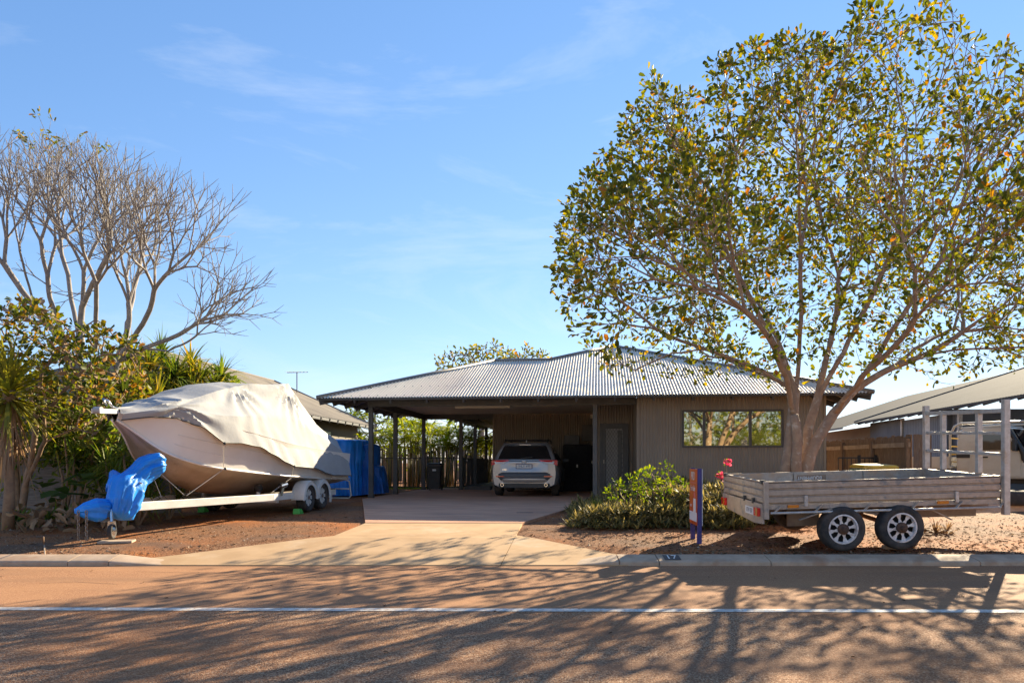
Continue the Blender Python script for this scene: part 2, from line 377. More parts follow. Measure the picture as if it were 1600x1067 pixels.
# kerb: cast segments with open joints
kerb = empty('kerb', (0, 9.1, 0)); tag(kerb, kind='structure')
KP = [(9.085, -.05), (9.085, .02), (9.09, .042), (9.105, .053), (9.13, .06), (9.33, .097), (9.37, .102), (9.41, .10), (9.41, -.05)]
def kerb_seg(x0, x1, h0=1.0, h1=1.0, nm='kerb_segment'):
    n = max(2, int((x1 - x0) / .25)); rows = []
    for i in range(n + 1):
        f = i / n; x = x0 + .006 + (x1 - x0 - .012) * f; h = h0 + (h1 - h0) * f
        rows.append([(x, y + hn(x, y, 2.2, .008), z * h if z > 0 else z) for y, z in KP])
    b = MB().grid(rows); k = len(KP)
    b.f.append(tuple(range(k))); b.f.append(tuple(range(n * k, n * k + k))[::-1])
    return b.build(nm, 'kerb', kerb, world=True, smooth=True, auto=38)
XL = [-22, -16, -12, -9.5, -7.9, -5.37, -4.88]
for a, b in zip(XL[:-1], XL[1:]): kerb_seg(a, b)
kerb_seg(-4.88, -4.2, 1.0, .22)
XR = [1.30, 1.78, 3.13, 5.66, 8.4, 10.8, 13.2, 18, 24]
kerb_seg(.75, 1.30, .22, 1.0)
segs = [kerb_seg(a, b) for a, b in zip(XR[:-1], XR[1:])]
# street number painted on the kerb
b = MB()
pts = [(9.135, .0612), (9.20, .0732), (9.26, .0843), (9.325, .0963)]
b.grid([[(1.86 + .0 * j, y, z + .0065) for y, z in pts][::1] for j in (0,)] + [[(1.86 + .20 * j / 6, y, z + .0065) for y, z in pts] for j in range(1, 7)])
npo = b.build('number_plate', 'number_black', segs[1], world=True, smooth=True)
sl_ = math.atan2(.0975 - .0775, .14)
text('house_number', '17', .20, 'white_paint', npo, Matrix.Translation((1.955, 9.23 - 9.1, .0788 + .0095)) @ Matrix.Rotation(math.atan(.185), 4, 'X') @ Matrix.Diagonal((.72, 1.0, 1, 1)), ext=.0012)

# cracks in the sealed lane
for pts_ in (((215, 893), (300, 894.5), (380, 893.5), (470, 895.5), (560, 893), (640, 894)), ((905, 905), (960, 902), (1010, 908), (1060, 905)), ((60, 911), (120, 909), (190, 913))):
    q_ = [Vector(((px - 800) / F * (EYE * F / (py - HZ)), EYE * F / (py - HZ), 0)) for px, py in pts_]; fine = []
    for a, c in zip(q_[:-1], q_[1:]):
        for j in range(10): p_ = a.lerp(c, j / 10); fine.append((p_.x, p_.y + hn(p_.x, 2, 5, .02) + hn(p_.x, 7, 17, .008)))
    MB().grid([[(x, y - .004, .0035) for x, y in fine], [(x, y + .003 + .004 * abs(hn(x, 3, 9, 1)), .0035) for x, y in fine]]).build('crack', 'dark_void', ln)
# driveway panels
drive = empty('driveway', (0, 11, .1)); tag(drive, kind='structure')
def panel(name, left, right, matn, ystep=.25, zf=dz, nx=8):
    """left/right: polylines (x,y) sorted by y"""
    y0 = max(left[0][1], right[0][1]); y1 = min(left[-1][1], right[-1][1])
    yy = sorted(set([y0, y1] + [p[1] for p in left + right if y0 < p[1] < y1] + list(np.arange(y0 + .1, y1 - .05, ystep)) + [y for y in (9.4, 10.8, 12.6, 17.0) if y0 < y < y1]))
    L = ([p[0] for p in left], [p[1] for p in left]); Rr = ([p[0] for p in right], [p[1] for p in right])
    rows = []
    for y in yy:
        a = np.interp(y, L[1], L[0]); c = np.interp(y, Rr[1], Rr[0]); z = zf(y)
        rows.append([(a, y, z - .15)] + [(a + (c - a) * i / nx, y, z) for i in range(nx + 1)] + [(c, y, z - .15)])
    b = MB().grid(rows); w = nx + 3
    b.f.append(tuple(range(w))); b.f.append(tuple((len(rows) - 1) * w + i for i in range(w))[::-1])
    return b.build(name, matn, drive, world=True)
g = lambda px, py: tuple(gpt(px, py)[:2])
def sh(p, dx=0, dy=0): return (p[0] + dx, p[1] + dy)
jA = g(806, 839); yA = jA[1] - .006
pA_l = [(-4.80, 9.085), (-4.62, 9.42), sh(g(300, 860)), g(450, 846), (g(522, 839)[0], yA)]
pA_r = [(-.14, 9.085), (jA[0] - .005, yA)]
panel('concrete_panel', pA_l, pA_r, 'concrete_tan')
panel('concrete_panel', [(-.13, 9.085), (jA[0] + .005, yA + .02)], [(1.40, 9.085), (1.75, 9.40), g(967, 862), (jA[0] + .03, yA + .02)], 'concrete_tan')
yB = 12.60
panel('concrete_panel', [(g(522, 839)[0], yA + .012), (-2.46, yB)], [jA if False else (jA[0], yA + .012), (.17, yB)], 'concrete_tan')
HA = RAD(6.6); HP = Vector((-4.93, 19.0, 0))
def hw(u, v, z=0): return Vector((HP.x + u * cos(HA) + v * sin(HA), HP.y - u * sin(HA) + v * cos(HA), z))
sl_l = [(-2.46, yB + .012), (-3.86, 19.4), tuple(hw(.93, 8.2)[:2]), (hw(.93, 8.2).x, 28.5)]
sl_r = [(.17, yB + .012), (1.50, 16.6), (3.6, 18.4), (4.2, 21.5), (4.6, 28.5)]
panel('carport_slab', sl_l, sl_r, 'concrete_red', .6, zf=lambda y: min(gz(y) + .03, .31))
p = gpt(820, 803); MB().box(p.x - .16, p.x + .16, p.y - .03, p.y + .03, gz(p.y) + .02, gz(p.y) + .034).build('drain_slot', 'dark_void', drive, world=True)

# ================================================================== HOUSE
house = empty('house', HP, -HA, 'low brown corrugated steel house with grey hip roof and open carport', 'house')
PIT = .353; ZE = 2.87; PITCH = .0762
def sheet(name, s0, s1, tmin, tmax, tf, matn='roof_metal', amp=.015, step=6, parent=house):
    """corrugated slope: s along the eave, t up the fall; tf(s,t,dz) -> local xyz"""
    n = int((s1 - s0) / PITCH * step); rows = []
    for i in range(n + 1):
        s = s0 + (s1 - s0) * i / n; dzv = amp * sin(2 * pi * s / PITCH)
        a, c = tmin(s), tmax(s)
        if c < a: c = a
        rows.append([tf(s, a, dzv), tf(s, c, dzv)])
    return MB().grid(rows).build(name, matn, parent, smooth=True)
UA, VA, U1 = 7.51, 5.86, 13.42; UR = 1.65; VB = 17.6; VR = 3.98
fz = lambda t: ZE + PIT * t
f_front = lambda s: min(s, VR) if s < UA - (VA - VR) else (s - (UA - VA) if s < UA else max(0, (U1 - s) * VA / (U1 - UA)))
sheet('roof_sheet', 0, U1, lambda s: 0, f_front, lambda s, t, d: (s, t, fz(t) + d))
sheet('roof_sheet', 0, 2 * VR, lambda s: 0, lambda s: min(s, 2 * VR - s), lambda s, t, d: (t, s, fz(t) + d))
sheet('roof_sheet', 0, UR + VR, lambda s: max(0, s - UR), lambda s: min(s, VR), lambda s, t, d: (s, 2 * VR - t, fz(t) + d))
sheet('roof_sheet', VR, VB, lambda s: max(0, 2 * VR - s), lambda s: min(VA, s, VB - s), lambda s, t, d: (UR + t, s, fz(t) + d))
sheet('roof_sheet', 0, VB, lambda s: 0, lambda s: min(s, VB - s, VA), lambda s, t, d: (U1 - t * (U1 - UA) / VA, s, fz(t) + d))
sw = MB(); st_ = 3 * PITCH
for t in (.12, 1.0, 1.9, 2.8, 3.6, 4.5, 5.3):
    s_ = .25 * PITCH + 2 * PITCH
    while s_ < U1:
        if f_front(s_) > t + .05: sw.box(s_ - .011, s_ + .011, t - .011, t + .011, fz(t) + .01, fz(t) + .024)
        s_ += st_
o = sw.build('roof_screws', 'trim_dark', house); o['kind'] = 'stuff'
def cap(pts):
    MB().tube([Vector(p) + Vector((0, 0, .012)) for p in pts], .055, 8).build('ridge_cap', 'roof_cap', house, smooth=True)
cap([(0, 0, ZE), (VR, VR, fz(VR))]); cap([(VR, VR, fz(VR)), (UR + VR, VR, fz(VR))]); cap([(UR + VR, VR, fz(VR)), (UA, VA, fz(VA))])
cap([(UA, VA, fz(VA)), (U1, 0, ZE)]); cap([(UA, VA, fz(VA)), (UA, VB - VA, fz(VA))])
# timber under the sheets
def rafter(a, b_, w=.05, h=.14):
    MB().bar(a, b_, w, h).build('rafter', 'trim_dark', house)
u = .95
while u < 13.0:
    m = min(1.25, f_front(u))
    rafter((u, .07, fz(.07) - .10), (u, m, fz(m) - .10)); u += .93
v = .95
while v < 7.4:
    rafter((.07, v, fz(.07) - .10), (1.15, v, fz(1.15) - .10)); v += .93
for a, c in (((.05, .05), (1.3, 1.3)), ((U1 - .05, .05), (U1 - 1.25, 1.25))):
    rafter((a[0], a[1], fz(.05) - .11), (c[0], c[1], fz(1.25) - .11), .06, .17)
v = .9
while v < 6: rafter((U1 - .07, v, fz(.07) - .1), (U1 - .9, v, fz(.9) - .1)); v += .93
v = 8.5
while v < 16: rafter((UR + .05, v, fz(.05) - .1), (UR + .85, v, fz(.85) - .1)); v += .93
u = 1.0
while u < 4: rafter((u, 2 * VR - .05, fz(.05) - .1), (u, 2 * VR - 1.0, fz(1.0) - .1)); u += .93
for nm, a in (('eave_batten', (.04, U1 - .04, .05, .11, ZE - .055, ZE + .005)),):
    MB().box(*a).build(nm, 'trim_dark', house)
MB().box(.05, .11, .12, 2 * VR - .05, ZE - .055, ZE + .005).build('eave_batten', 'trim_dark', house)
MB().box(U1 - .11, U1 - .05, .12, 9, ZE - .055, ZE + .005).build('eave_batten', 'trim_dark', house)
def beam(a, b_, w=.09, h=.19, z=2.81): MB().bar((*a, z), (*b_, z), w, h).build('beam', 'trim_dark', house)
beam((1.02, 1.0), (8.02, 1.0)); beam((1.1, 1.06), (1.1, 6.95)); beam((1.1, 7.02), (3.5, 7.02)); beam((2.4, 7.08), (2.4, 15.9))
ZS = .30
def post(u, v, w=.115, top=2.715):
    o = MB().box(u - w / 2, u + w / 2, v - w / 2, v + w / 2, ZS, top).build('post', 'post_paint', house, bevel=.008)
    MB().box(u - w / 2 - .012, u + w / 2 + .012, v - w / 2 - .012, v + w / 2 + .012, ZS, ZS + .10).build('post_base', 'trim_dark', o)
for u, v in ((1.1, 1.0), (1.1, 3.4), (1.1, 7.0), (2.4, 7.0), (2.4, 9.95), (2.4, 12.8), (2.4, 15.3), (6.98, 1.0)): post(u, v)
# ceiling lining in the carport and porch
cl = MB()
cl.box(1.15, 8.0, 1.05, 6.97, 2.885, 2.90); cl.box(2.45, 3.45, 6.975, 15.9, 2.885, 2.90); cl.box(3.455, 8.0, 6.975, 7.0, 2.885, 2.9)
cl.build('ceiling', 'ceiling', house)
lt = MB().box(2.95, 4.55, 3.05, 3.17, 2.80, 2.884).build('ceiling_light', 'lamp_white', house, bevel=.015)
MB().cyl((4.6, 3.11, 2.87), (5.9, 3.3, 2.875), .008, n=6).build('conduit', 'ceiling', lt)
# walls
def cwall(name, u0, u1, z0, z1, fn, holes=(), parent=house, matn='wall_metal', amp=.013, pitch=PITCH, step=4):
    n = int((u1 - u0) / pitch * step); b = MB(); prev = None
    def ivs(u):
        iv = [(z0, z1)]
        for a, c, e, f in holes:
            if a + .035 < u < c - .035:
                iv = [q for lo, hi in iv for q in ((lo, min(hi, e + .02)), (max(lo, f - .02), hi)) if q[1] > q[0] + .001]
        return iv
    for i in range(n):
        ua = u0 + (u1 - u0) * i / n; ub = u0 + (u1 - u0) * (i + 1) / n
        da = amp * sin(2 * pi * ua / pitch); db = amp * sin(2 * pi * ub / pitch)
        for lo, hi in ivs((ua + ub) / 2):
            b.quad(fn(ua, da, lo), fn(ub, db, lo), fn(ub, db, hi), fn(ua, da, hi))
    return b.build(name, matn, parent)
VF = .78; US = 8.05; UE = 12.55
W0, W1, WZ0, WZ1 = 9.18, 11.52, 1.66, 2.50
cwall('wall', US, UE, .25, 3.12, lambda u, d, z: (u, VF - d, z), [(W0, W1, WZ0, WZ1)])
cwall('wall', VF, 3.42, .25, 2.9, lambda v, d, z: (US - d, v, z))
cwall('wall', VF, 16, .25, 3.1, lambda v, d, z: (UE + d, v, z))
D0, D1, DZ1 = 7.10, 7.92, 2.36
cwall('wall', 6.97, US, .25, 2.9, lambda u, d, z: (u, 3.44 - d, z), [(D0, D1, 0, DZ1)])
cwall('wall', 3.44, 7.1, .25, 2.9, lambda v, d, z: (6.97 - d, v, z))
cwall('wall', 3.5, 6.97, .25, 2.9, lambda u, d, z: (u, 7.1 - d, z))
cwall('wall', 7.1, 16, .25, 2.9, lambda v, d, z: (3.5 - d, v, z))
for u, v in ((US, VF), (UE, VF), (3.5, 7.1)):
    MB().box(u - .025, u + .025, v - .025, v + .02, .25, 2.885).build('corner_flashing', 'wall_metal', house)
# window: dark frame, two mullions, three reflecting panes
win = MB()
fr = .045
win.box(W0 - fr, W1 + fr, VF - .055, VF + .03, WZ1, WZ1 + fr).box(W0 - fr, W1 + fr, VF - .06, VF + .03, WZ0 - fr, WZ0)
win.box(W0 - fr, W0, VF - .055, VF + .03, WZ0, WZ1).box(W1, W1 + fr, VF - .055, VF + .03, WZ0, WZ1)
wno = win.build('window', 'trim_dark', house)
M1, M2 = W0 + .49, W0 + 1.60
for m in (M1, M2): MB().box(m - .032, m + .032, VF - .045, VF + .02, WZ0, WZ1).build('mullion', 'trim_dark', wno)
for a, c in ((W0, M1 - .032), (M1 + .032, M2 - .032), (M2 + .032, W1)):
    MB().box(a + .004, c - .004, VF - .012, VF - .004, WZ0 + .004, WZ1 - .004).build('pane', 'window_glass', wno)
# security door
do = MB()
do.box(D0, D0 + .07, 3.36, 3.45, .3, DZ1).box(D1 - .07, D1, 3.36, 3.45, .3, DZ1).box(D0 + .07, D1 - .07, 3.36, 3.45, DZ1 - .07, DZ1)
do.box(D0 + .07, D0 + .17, 3.375, 3.41, .3, DZ1 - .07).box(D1 - .17, D1 - .07, 3.375, 3.41, .3, DZ1 - .07)
do.box(D0 + .17, D1 - .17, 3.375, 3.41, DZ1 - .15, DZ1 - .07).box(D0 + .17, D1 - .17, 3.375, 3.41, .3, .48)
dor = do.build('door', 'post_paint', house, bevel=.004)
MB().box(D0 + .07, D1 - .07, 3.43, 3.445, .3, DZ1 - .07).build('door_panel', 'mesh_grey', dor)
MB().box(D1 - .31, D1 - .19, 3.415, 3.428, .55, DZ1 - .2).build('side_light', 'door_panel', dor)
gm = MB(); x0, x1, z0, z1 = D0 + .17, D1 - .17, .48, DZ1 - .15; st = .085
k = -30
while k < 60:
    for sg in (1, -1):
        a = []
        c0 = x0 + k * st
        for t in np.linspace(0, z1 - z0, 200):
            x = c0 + sg * t * .62
            if x0 <= x <= x1: a.append((x, z0 + t))
        if len(a) > 1: gm.bar((a[0][0], 3.39 + .004 * sg, a[0][1]), (a[-1][0], 3.39 + .004 * sg, a[-1][1]), .011, .006, up=(0, 1, 0))
    k += 1
gm.build('door_grille', 'post_paint', dor)
MB().box(D0 + .10, D0 + .13, 3.345, 3.374, 1.22, 1.32).build('handle', 'galv_post', dor)
# small fittings on the carport walls
MB().box(6.8, 6.92, 6.3, 6.42, 2.68, 2.8).build('sensor_light', 'lamp_white', house)
MB().box(6.5, 6.9, 6.93, 7.08, 1.95, 2.5).build('meter_box', 'trim_dark', house, bevel=.01)
MB().ball((6.92, 4.9, 1.25), .07).build('wall_bell', 'lamp_white', house)
MB().lathe([(.0, 0), (.09, 0), (.10, .02), (.06, .05)], (7.35, 2.3, 2.835), n=14).build('ceiling_fitting', 'lamp_white', house)
# low concrete edge and black pool fence behind the carport
MB().box(2.5, 3.4, 7.1, 15.8, .26, .42).build('verandah_slab', 'trim_dark', house)
def pool_fence(name, a, b_, h0, h1, label, nstep=.105, posts=()):
    a = Vector(a); b_ = Vector(b_); L = (b_ - a).length; d = (b_ - a).normalized()
    e = empty(name, a, 0, label, 'fence')
    MB().bar(a + Vector((0, 0, h1)), b_ + Vector((0, 0, h1)), .035, .035).build('rail', 'black_plastic', e, world=True)
    MB().bar(a + Vector((0, 0, h0)), b_ + Vector((0, 0, h0)), .035, .035).build('rail', 'black_plastic', e, world=True)
    src = None; n = int(L / nstep)
    for i in range(n + 1):
        p = a + d * (L * i / n)
        if src is None:
            src = MB().box(-.008, .008, -.008, .008, h0, h1).build('bar', 'black_plastic', e); o = src
        else:
            o = src.copy(); COL.objects.link(o)
        o.location = p - a
    for q in posts:
        p = a + d * q
        MB().box(p.x - .03, p.x + .03, p.y - .03, p.y + .03, a.z - .02, a.z + h1 + .07).build('fence_post', 'black_plastic', e, world=True)
    return e
pa = hw(-1.2, 7.35, .29); pb = hw(2.32, 7.35, .29)
pool_fence('pool_fence', pa, pb, .10, 1.10, 'black tubular pool fence across the back of the carport', posts=(0, 1.2, 2.36))
pc = hw(2.26, 7.5, .29); pd = hw(2.26, 15.3, .29)
pool_fence('pool_fence', pc, pd, .10, 1.10, 'black pool fence running back beside the verandah posts', posts=(2.5, 5.3))
# ================================================================== WHEELS
def tyre(bm_name, c, r, w, ax, parent, world=False, rin=.6, n=28):
    b = MB(); h = w / 2
    prof = [(r * rin, -h * .75), (r * .78, -h), (r * .93, -h * .95), (r * .985, -h * .72), (r, -h * .35), (r, h * .35), (r * .985, h * .72), (r * .93, h * .95), (r * .78, h), (r * rin, h * .75)]
    b.lathe(prof, c, ax, n, close=True)
    return b.build(bm_name, 'rubber', parent, world=world, smooth=True, auto=50)
# ================================================================== BOAT ON ITS TRAILER (local: x to starboard side, y from bow to stern)
BA = RAD(8.0); BO = Vector((-5.76, 10.9, gz(11) - .01))
bz = BO.z
boat = empty('boat', BO, -BA, 'white aluminium boat on a trailer beside the driveway', 'boat')
btr = empty('boat_trailer', BO, -BA, 'white tandem boat trailer with alloy wheels under the covered boat', 'trailer')
def crv(tab, s, k):
    return float(np.interp(s, [t[0] for t in tab], [t[k] for t in tab]))
HT = [ # s, keel z, chine w, chine z, gunwale w, gunwale z
    (0.00, 1.84, .03, 1.86, .07, 1.97), (.35, 1.62, .10, 1.68, .28, 1.97), (.7, 1.36, .24, 1.44, .45, 1.96), (1.0, 1.12, .37, 1.31, .57, 1.94), (1.4, .92, .53, 1.20, .72, 1.90),
    (1.8, .79, .65, 1.14, .82, 1.84), (2.4, .70, .79, 1.08, .94, 1.76), (3.6, .64, .95, .99, 1.07, 1.60), (5.2, .61, 1.02, .91, 1.10, 1.5), (6.75, .60, 1.03, .87, 1.08, 1.45)]
ss = np.linspace(0, 6.75, 46)
def smooth_tab(tab):
    s = np.linspace(tab[0][0], tab[-1][0], 200); out = [s]
    for k in range(1, len(tab[0])):
        y = np.interp(s, [t[0] for t in tab], [t[k] for t in tab])
        ker = np.ones(13) / 13; yp = np.concatenate([2 * y[0] - y[6:0:-1], y, 2 * y[-1] - y[-2:-8:-1]]); y2 = np.convolve(yp, ker, 'valid'); out.append(y2)
    return out
HS = smooth_tab(HT)
def hv(s, k): return float(np.interp(s, HS[0], HS[k]))
top = MB(); low = MB()
rt, rl = [], []
for s in ss:
    kz, cw, cz, gw, gzz = (hv(s, k) - bz for k in (1, 2, 3, 4, 5)); cw += bz; gw += bz
    def side(sg):
        a = []
        for t in np.linspace(0, 1, 7):   # chine up to gunwale, flared
            w = cw + (gw - cw) * (t ** 1.25); z = cz + (gzz - cz) * t
            a.append((sg * w, s, z))
        return a
    rt.append((side(1), side(-1)))
    lo = []
    for t in np.linspace(-1, 1, 15):
        w = abs(t); z = kz + (cz - .012 - kz) * (w ** 1.15) + (.018 if .52 < w < .62 else 0)
        lo.append((t * (cw + .004), s, z))
    rl.append(lo)
top.grid([r[0] for r in rt]); top.grid([r[1][::-1] for r in rt])
tr = rt[-1]; top.add(list(tr[0]) + list(tr[1])[::-1], [tuple(range(14))])
dk = [[(r[0][-1][0] * q, r[0][-1][1], r[0][-1][2] - .01) for q in np.linspace(-1, 1, 5)] for r in rt]; top.grid(dk)
hull = top.build('hull', 'hull_white', boat, smooth=True, auto=60)
low.grid(rl); low.add(rl[-1], [tuple(range(15))]); low.build('hull_bottom', 'hull_alloy', hull, smooth=True, auto=60)
for sg in (1, -1):
    MB().tube([(sg * (hv(s, 2) + .012), s, hv(s, 3) - bz) for s in ss], .02, 6).build('chine_strip', 'hull_white', hull, smooth=True)
    for t in (.3, .55):   # pressed seams along the topsides
        MB().tube([(sg * (hv(s, 2) + (hv(s, 4) - hv(s, 2)) * t ** 1.25 + .001), s, hv(s, 3) + (hv(s, 5) - hv(s, 3)) * t - bz) for s in ss[6:]], .005, 5).build('hull_seam', 'hull_white', hull, smooth=True)
# bow sprit with anchor roller
sp = MB().bar((0, .15, 1.975 - bz), (0, -.30, 1.955 - bz), .12, .03).bar((-.06, .0, 1.985 - bz), (-.06, -.40, 1.965 - bz), .012, .065).bar((.06, .0, 1.985 - bz), (.06, -.40, 1.965 - bz), .012, .065)
spo = sp.build('bow_sprit', 'trailer_white', boat)
MB().cyl((-.052, -.35, 1.98 - bz), (.052, -.35, 1.98 - bz), .05, n=14).build('anchor_roller', 'canvas', spo, smooth=True, auto=40)
MB().tube([(.02, .03, 2.02 - bz), (.03, -.1, 2.05 - bz), (.04, -.2, 2.13 - bz), (-.02, -.22, 2.15 - bz), (-.05, -.1, 2.06 - bz)], .018, 6).build('anchor_shank', 'chrome', spo, smooth=True)
# canvas cover: loft with creases and folds
CT = [ # s, edge w,z  crease w,z  shoulder w,z  ridge z
    (0.0, .11, 1.86, .14, 1.95, .09, 2.02, 2.04), (.4, .33, 1.93, .36, 2.03, .25, 2.08, 2.10), (.8, .49, 1.93, .52, 2.11, .36, 2.17, 2.20), (1.2, .66, 1.80, .66, 2.06, .42, 2.26, 2.30), (1.6, .80, 1.57, .77, 2.02, .46, 2.36, 2.40),
    (2.0, .90, 1.575, .84, 2.03, .50, 2.46, 2.52), (2.5, .98, 1.52, .88, 2.07, .54, 2.60, 2.66), (3.0, 1.05, 1.36, .91, 2.10, .62, 2.68, 2.72), (3.6, 1.11, 1.18, .94, 2.11, .72, 2.75, 2.77), (4.1, 1.13, 1.15, .96, 2.10, .78, 2.80, 2.80),
    (4.5, 1.14, 1.14, 1.0, 1.98, .78, 2.58, 2.62), (5.0, 1.15, 1.05, 1.03, 1.84, .79, 2.30, 2.34), (5.45, 1.15, .97, 1.05, 1.72, .80, 2.06, 2.10), (6.1, 1.14, .96, 1.06, 1.55, .82, 1.86, 1.90), (6.7, 1.12, .94, 1.06, 1.30, .80, 1.74, 1.78), (6.98, 1.02, .93, .98, 1.15, .70, 1.55, 1.60)]
ns = 110; crows = []
for s in np.linspace(0, 6.98, ns):
    e = [crv(CT, s, k) for k in range(1, 8)]
    ctrl = [(e[0], e[1]), ((e[0] * .45 + e[2] * .55) * 1.0, e[1] * .45 + e[3] * .55), (e[2], e[3]), (e[4] * .5 + e[2] * .5 - .015, e[5] * .5 + e[3] * .5 - .03), (e[4], e[5]), (e[4] * .45, e[6] * .8 + e[5] * .2 - .01), (0, e[6])]
    half = []
    tt = np.linspace(0, 6, 37); cx = [c[0] for c in ctrl]; cz_ = [c[1] for c in ctrl]
    for t in tt: half.append((float(np.interp(t, range(7), cx)), float(np.interp(t, range(7), cz_)), t))
    row = []
    for sg in (1, -1):
        pts = half if sg == 1 else half[-2::-1]
        for w, z, t in pts:
            d = 0.0
            # folds hanging from the hardtop corner and from the bow rail, ripples by the lashings
            a1 = math.atan2(z - 2.80, (s - 4.1) + 1e-3); r1 = sqrt((z - 2.8) ** 2 + (s - 4.1) ** 2)
            d += .020 * sin(a1 * 17 + .7 * sin(a1 * 5)) * math.exp(-((r1 - .45) / .40) ** 2)
            a2 = math.atan2(z - 2.12, (s - .85) + 1e-3); r2 = sqrt((z - 2.12) ** 2 + (s - .85) ** 2)
            d += .022 * sin(a2 * 15) * math.exp(-((r2 - .38) / .34) ** 2)
            a3 = math.atan2(z - 2.64, (s - 2.45) + 1e-3); r3 = sqrt((z - 2.64) ** 2 + (s - 2.45) ** 2)
            d += .016 * sin(a3 * 11 + 1) * math.exp(-((r3 - .4) / .35) ** 2)
            if t < 2: d += .010 * sin(s * 13 + z * 9 + 2 * sin(s * 2.1)) * (1 - t / 2) * (.4 + .6 * abs(sin(s * 1.55)))
            d += .010 * mnoise.noise(Vector((s * 1.6, z * 1.6 + sg * 5, t * .4))) + .006 * mnoise.noise(Vector((s * 5, z * 5, sg * 3)))
            if t > 5.9: d *= .4
            row.append((sg * (w + d * (.9 if t < 4.5 else .2)), s, z - bz + (d if t > 3 else d * .2)))
    crows.append(row)
cv = MB().grid(crows); w_ = len(crows[0])
rear = [(p[0], p[1] + .03, p[2]) for p in crows[-1]]
cen = [(q[0] * .5, 7.03, (q[2] - (.94 - bz)) * .55 + .94 - bz) for q in crows[-1]]
cv.grid([crows[-1], cen]); cv.add(cen, [tuple(range(w_))])
cvo = cv.build('boat_cover', 'canvas', boat, smooth=True, auto=24)
tag(cvo, 'creased light grey canvas cover')
for sg in (1, -1):
    hem = [(r[0][0] * sg * 1.004 if sg == 1 else r[-1][0] * 1.004, r[0][1], r[0 if sg == 1 else -1][2]) for r in crows]
    MB().tube(hem, .010, 5).build('hem_rope', 'trim_dark', cvo, smooth=True)
# lashings
def lash(a, b_): MB().tube([a, b_], .006, 5).build('lashing', 'rope', cvo)
lash((.80, 1.6, 1.57 - bz), (.66, 1.85, 1.14 - bz)); lash((.67, 1.85, 1.14 - bz), (.42, 1.15, .72 - bz)); lash((1.11, 3.6, 1.18 - bz), (1.0, 3.75, .95 - bz)); lash((1.0, 3.75, .95 - bz), (.88, 3.2, .70 - bz))
lash((1.14, 5.5, .96 - bz), (1.06, 5.5, .84 - bz)); lash((.05, .62, 1.36 - bz), (.15, .9, .70 - bz)); lash((.40, 1.12, .73 - bz), (.06, .60, 1.30 - bz))
for p in ((.82, 1.6, 1.56 - bz), (.69, 1.85, 1.14 - bz), (1.13, 3.6, 1.17 - bz)): MB().ball(p, .025, n=8, m=5).build('buckle', 'black_plastic', cvo)
# stern ladder
MB().tube([(.86, 6.85, .86 - bz), (.92, 7.12, .80 - bz), (.95, 7.16, .46 - bz), (.9, 7.16, .40 - bz), (.45, 7.16, .40 - bz), (.40, 7.16, .46 - bz), (.38, 7.1, .84 - bz)], .018, 8).tube([(.94, 7.15, .62 - bz), (.41, 7.15, .62 - bz)], .016, 8).build('boarding_ladder', 'trailer_white', boat, smooth=True)
# trailer
def rail(sg):
    b = MB(); b.bar((sg * .17, -.05, .60 - bz), (sg * .88, 3.2, .60 - bz), .06, .125); b.bar((sg * .88, 3.2, .60 - bz), (sg * .88, 6.3, .58 - bz), .06, .125)
    return b.build('side_rail', 'trailer_white', btr, bevel=.006)
rail(1); rail(-1)
MB().bar((0, -.42, .58 - bz), (0, .75, .60 - bz), .10, .10).build('drawbar', 'trailer_white', btr, bevel=.006)
MB().box(-.30, .30, .02, .10, .53 - bz, .67 - bz).build('crossmember', 'trailer_white', btr); MB().box(-.86, .86, 3.4, 3.5, .49 - bz, .57 - bz).build('crossmember', 'trailer_white', btr); MB().box(-.86, .86, 6.1, 6.2, .47 - bz, .55 - bz).build('crossmember', 'trailer_white', btr)
for s, w in ((3.3, .55), (3.3, -.55), (5.9, .6), (5.9, -.6)):
    b = MB().bar((w, s, .55 - bz), (w, s, .74 - bz), .05, .05); o = b.build('bunk_post', 'trailer_white', btr)
    MB().lathe([(.0, -.06), (.06, -.06), (.075, 0), (.06, .06), (0, .06)], (w, s, .76 - bz), (1, .0, 0), 12).build('roller', 'rubber', o, smooth=True)
MB().bar((.92, 3.45, .62 - bz), (.95, 3.5, .80 - bz), .05, .05).cyl((.93, 3.42, .80 - bz), (.97, 3.58, .83 - bz), .05, n=10).build('winch_strap_post', 'chrome', btr)
WZ = .285
def alloy(parent, c, sg, r):
    o = MB().lathe([(r * .62, -.08), (r * .66, .07), (r * .60, .075), (r * .57, .03), (r * .5, -.02), (0, -.02)], c, (sg, 0, 0), 24).build('rim', 'black_plastic', parent, smooth=True, auto=40)
    for k in range(8):
        q = 2 * pi * k / 8; d = Vector((0, cos(q), sin(q))); cc = Vector(c) + Vector((sg * .055, 0, 0))
        for dq in (-.13, .13):
            d2 = Vector((0, cos(q + dq), sin(q + dq)))
            MB().bar(cc + d * r * .12, cc + d2 * r * .60, .032, .018, up=(1, 0, 0)).build('spoke', 'trailer_white', o)
    MB().cyl(Vector(c) + Vector((sg * .03, 0, 0)), Vector(c) + Vector((sg * .075, 0, 0)), r * .15, n=12).build('hub_cap', 'chrome', o)
